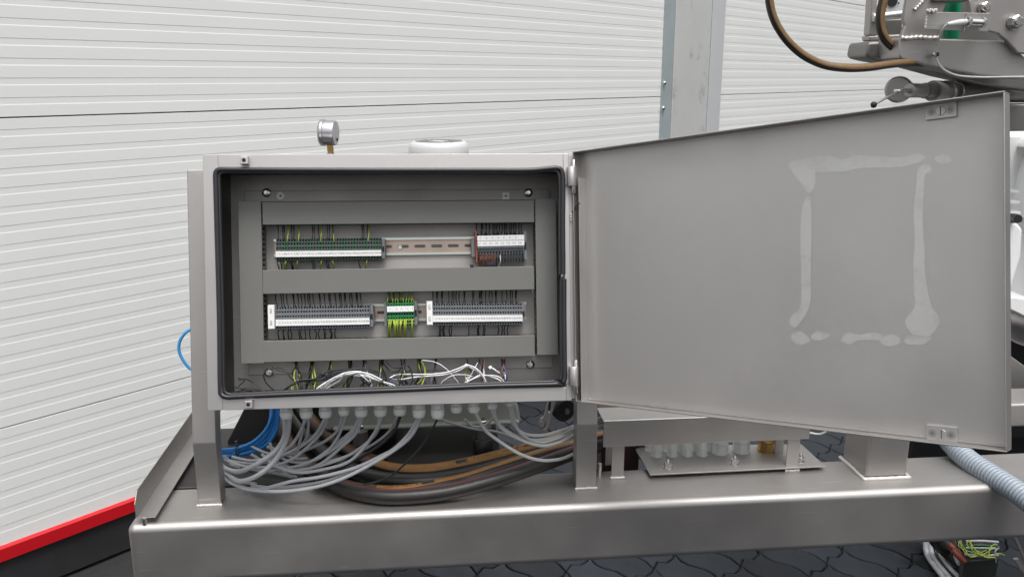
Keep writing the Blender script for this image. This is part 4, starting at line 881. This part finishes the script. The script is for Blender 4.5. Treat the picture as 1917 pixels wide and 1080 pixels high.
# ------------------------------------------------ lifting arm, upper right
A=lambda x,y:(x/4.909+1600,y/4.909)
arm=thing('lifting_arm','welded steel swing arm with a green cylinder at the upper right above the door','machine arm',py(1700,130,1.9))
def aply(name,pts,Y,t,mt,bev=.003,par=None):
    return MB().prism([tuple(py(*A(x,y),Y)) for x,y in pts],(0,t,0)).build(name,mt,par or arm,bevel=bev,bseg=3,recalc=True)
aply('lower_beam',[(430,346),(1400,378),(1700,640),(1700,735),(1160,700),(700,610),(430,548),(410,520),(410,380)],1.90,.10,STEEL,.006)
aply('under_beam',[(480,560),(1750,700),(1750,850),(1200,780),(850,700),(480,600)],2.02,.08,STEEL_DARK)
aply('left_plate',[(490,-60),(800,-60),(850,45),(815,110),(800,290),(790,372),(425,346),(462,240),(445,180)],1.905,.012,STEEL)
aply('right_plate',[(1050,12),(1100,-60),(1800,-60),(1800,540),(1500,488),(1400,376),(1320,312),(1235,290),(1100,288),(1080,200)],1.885,.014,STEEL)
aply('back_plate',[(500,-60),(1500,-60),(1500,400),(700,400)],2.02,.01,STEEL_DARK)
aply('top_bar',[(735,-60),(1100,-60),(1095,12),(735,14)],1.89,.05,STEEL_DARK)
c0=py(*A(905,20),1.965); c1=py(*A(880,362),1.965)
MB().lathe([(.018,0),(.018,(c0-c1).length+.02)],24,T=axisT(c1,c0-c1)).build('green_cylinder',GREENB,arm)
br=aply('sensor_bracket',[(668,112),(1252,125),(1228,294),(645,272)],1.865,.004,STEEL,.0008)
MB().prism([tuple(py(*A(x,y),1.861)) for x,y in ((1028,125),(1040,125),(1012,290),(1000,290))],(0,.004,0)).build('bracket_fold',POLISH,br,recalc=True)
for k in range(7):
    c=py(*A(670+k*13,102+8*math.sin(k*2)),1.862); MB().lathe([(.003,-.002),(.0042,0),(.002,.003)],8,T=axisT(c,(0,-1,0))).build('weld_spot',WELD,br)
w=MB(); w.tube([py(*A(660-k*2,150+k*20),1.864) for k in range(7)],.0022,8,step=.004,mod=lambda i:1+.3*math.sin(i*2)); w.build('weld_bead',WELD,br)
w=MB(); w.tube([py(*A(425+k*35,350+4*math.sin(k)),1.899) for k in range(11)],.0045,8,step=.004,mod=lambda i:1+.25*math.sin(i*1.7)); w.build('weld_bead',WELD,arm)
w=MB(); w.tube([py(*A(550+k*11,95-k*12),1.903) for k in range(9)],.0035,8,step=.004,mod=lambda i:1+.35*math.sin(i*1.7)); w.build('weld_bead',WELD,arm)
se=thing('proximity_sensor','cylindrical steel proximity sensor with white plug on the arm bracket','sensor',py(*A(1030,230),1.85))
c0=py(*A(1020,203),1.852); c1=py(*A(1180,212),1.852); T=axisT(c0,c1-c0); L=(c1-c0).length
MB().lathe([(.0078,.004),(.0078,L)],20,T=T).build('sensor_barrel',POLISH,se); b=MB(); b.lathe([(.011,.004),(.011,.010)],6,T=T,sm=False); b.build('lock_nut',POLISH,se); b=MB(); b.lathe([(.0112,L-.002),(.0112,L+.004)],6,T=T,sm=False); b.build('lock_nut',POLISH,se)
c2=py(*A(850,225),1.85); T=axisT(c0,c2-c0); L=(c2-c0).length
MB().lathe([(.005,-.004),(.0062,0),(.0068,.012),(.0064,L*.5),(.0038,L)],16,T=T).build('cable_plug',WHITEP,se)
P=[py(*A(x,y),Y) for x,y,Y in ((855,222,1.85),(810,270,1.855),(775,360,1.87),(757,440,1.88),(748,505,1.885),(765,580,1.885),(830,650,1.885),(950,698,1.885),(1150,712,1.885),(1400,710,1.885),(1620,708,1.885))]
tag(MB().tube(P,.0024,10).build('sensor_cable',LGREYC),'thin grey sensor cable clipped along the lifting arm','cable')
c=py(*A(728,503),1.885); cl=thing('cable_clip','small black cable clip with dome screw on the lifting arm','clip',c)
MB().lathe([(.0052,-.002),(.0052,.002),(.003,.005)],14,T=axisT(c,(0,-1,0))).build('dome_screw',POLISH,cl); MB().box(c.x+.003,c.x+.010,c.y-.004,c.y+.006,c.z-.004,c.z+.004).build('clip_body',BLACK,cl)
for x,y,r in ((1180,72,.012),(1465,205,.0155)):
    c=py(*A(x,y),1.884); T=axisT(c,(-.0,-1,0)); b=MB(); b.lathe([(r*1.15,0),(r*1.15,.003)],20,T=T); b.lathe([(r,.003),(r,.012),(r*.8,.014)],6,T=T,sm=False); b.lathe([(r*.5,.014),(r*.5,.018)],12,T=T); b.build('hex_bolt',POLISH,arm)
rf=thing('rear_frame','dark steel frame with rounded corners left of the lifting arm','frame',py(*A(200,540),2.02))
aply('upright',[(160,-60),(212,-60),(205,150),(208,330),(140,330),(135,310)],2.00,.03,STEEL,.004,rf)
aply('pale_plate',[(285,-60),(480,-60),(470,100),(292,118)],2.03,.006,WHITEP,.002,rf)
c=py(*A(345,15),2.028); MB().lathe([(.0125,0),(.0125,.002)],20,T=axisT(c,(0,-1,0))).build('plate_hole',HOLE,rf)
c=py(*A(403,33),2.028); MB().lathe([(.002,0),(.002,.002)],8,T=axisT(c,(0,-1,0))).build('plate_hole',HOLE,rf)
P=[py(*A(165,165),1.995),py(*A(470,130),1.995)]; MB().tube(P,.0095,14).build('cross_bar',FRAMEM,rf)
aply('dark_panel',[(140,190),(435,180),(440,320),(150,328)],2.03,.01,STEEL_DARK,.002,rf)
aply('lower_bar',[(132,330),(430,316),(430,368),(140,382)],2.00,.04,STEEL,.005,rf)
aply('end_block',[(128,386),(470,366),(470,600),(240,562),(112,532),(105,500)],1.99,.10,STEEL_DARK,.008,rf)
# hoses at upper right
def uhose(pts,Y,r,label):
    P=[py(u,v,y) for (u,v),y in zip(pts,Y)]; b=MB().tube(P,r,24,ref=(.35,-1,.55),stripe=42,step=.01); return tag(b.build('hydraulic_hose',[HOSE,STRIPE]),label,'hose','hose loops at the upper right')
B=lambda x,y:(x/4.91+1400,y/4.91)
uhose([B(*p) for p in ((185,-150),(196,-10),(220,120),(275,250),(375,390),(520,515),(700,598),(900,627),(1100,622),(1300,595),(1480,580),(1700,590))],[1.78]*8+[1.8,1.84,1.9,1.97],.0086,'large hanging hose loop left of the lifting arm')
uhose([A(*p) for p in ((290,-120),(265,0),(238,120),(235,230),(262,330),(325,410),(400,455),(520,480))],[1.93]*5+[1.935,1.95,1.98],.0102,'short hose bending down into the lifting arm')
# valve behind the top edge of the door
va=thing('ball_valve','steel valve with a ball ended lever behind the top edge of the door','valve',py(*A(450,900),2.0))
def cyl(name,x0,y0,x1,y1,Y0,Y1,r,mt,par=va,seg=28,prof=None):
    a=py(*A(x0,y0),Y0); b=py(*A(x1,y1),Y1); L=(b-a).length
    pr=prof(L) if prof else [(r*.93,0),(r,L*.04),(r,L*.96),(r*.93,L)]
    return MB().lathe(pr,seg,T=axisT(a,b-a)).build(name,mt,par)
cyl('flange',400,826,450,822,1.99,2.05,.0310,STEEL,prof=lambda L:[(.026,0),(.031,.002),(.031,.012),(.024,.014),(.024,L)])
cyl('valve_body',500,832,640,836,1.97,2.0,.0165,STEEL)
cyl('union_ring',640,836,715,838,2.0,2.02,.0185,STEEL_DARK)
cyl('elbow',715,838,830,842,2.02,2.06,.0250,STEEL)
cyl('clamp_ring',830,842,855,842,2.05,2.06,.0262,POLISH); cyl('clamp_ring',905,842,925,842,2.07,2.08,.0262,POLISH)
cyl('pipe',925,842,1900,850,2.08,2.2,.0245,STEEL_DARK)
cyl('stem',430,840,510,838,1.955,1.97,.006,POLISH)
cyl('lever_hub',392,862,398,822,1.95,1.95,.0085,POLISH)
cyl('lever_rod',385,850,185,958,1.948,1.93,.0030,STEEL)
c=py(*A(175,965),1.93); MB().lathe([(.002,-.0075),(.0055,-.0055),(.0075,0),(.0055,.0055),(.002,.0075)],18,T=Matrix.Translation(c)).build('ball_knob',BLACK,va)
MB().box(c.x+.05,c.x+.0501,c.y,c.y+.001,c.z,c.z+.001).build('pin',POLISH,va)
# ------------------------------------------------ white pump unit, far right
wm=thing('white_pump','white painted pump casing seen past the right edge of the door','pump',py(1930,620,2.35))
Yw=2.35
def wcyl(name,u,v0,v1,r0,r1,Y,mt,seg=36,T=None):
    a=py(u,v1,Y); b=py(u,v0,Y); L=b.z-a.z; return MB().lathe([(r1,0),(r1*1.0,L*.1),((r0+r1)/2*1.04,L*.5),(r0,L*.85),(r0*.75,L)],seg,T=Matrix.Translation(V((a.x,Y,a.z)))).build(name,mt,wm)
wcyl('upper_casing',1985,247,400,.14,.165,2.40,WHITEB)
wcyl('fan_hood',1995,235,275,.10,.14,2.38,WHITEB)
for k in range(3):
    a=py(1895+k*2,362+k*20,2.2); MB().box(a.x-.06,a.x+.02,2.2,2.3,a.z,a.z+.008).build('cooling_fin',WHITEB,wm,bevel=.002)
q=[(1870,412),(1905,416),(1917,430),(1914,480),(1895,540),(1870,560)]
MB().prism([tuple(py(u,v,2.15)) for u,v in q],(0,.12,0)).build('terminal_box',WHITEB,wm,bevel=.012,bseg=4,recalc=True)
a=py(1890,408,2.16); b_=py(1906,410,2.10); MB().lathe([(.013,0),(.013,(b_-a).length*.6),(.011,(b_-a).length)],18,T=axisT(a,b_-a)).build('cable_plug',BLACK,wm)
wcyl('lower_casing',1985,470,620,.16,.13,2.42,WHITEB)
MB().prism([tuple(py(u,v,2.40)) for u,v in ((1872,252),(1990,248),(1990,585),(1900,590),(1872,560))],(0,.1,0)).build('main_casing',WHITEB,wm,bevel=.012,bseg=4,recalc=True)
q=[(1880,570),(1895,556),(1940,562),(1960,600),(1917,592),(1893,580)]
MB().prism([tuple(py(u,v,2.2)) for u,v in q],(0,.15,0)).build('flange',WHITEB,wm,bevel=.004,recalc=True)
wcyl('grey_bowl',1960,575,640,.15,.10,2.3,FRAMEM)
a=py(1870,676,2.2); b_=py(1895,678,2.2); MB().lathe([(.008,-.04),(.008,0),(.012,.002),(.012,.02),(.009,.026)],8,T=axisT(a,b_-a),sm=False).build('drain_plug',WHITEB,wm)
b=MB().box(py(1860,620,2.5).x,4.0,2.55,2.6,.35,1.30); b.build('back_shield',BLACK,fr)
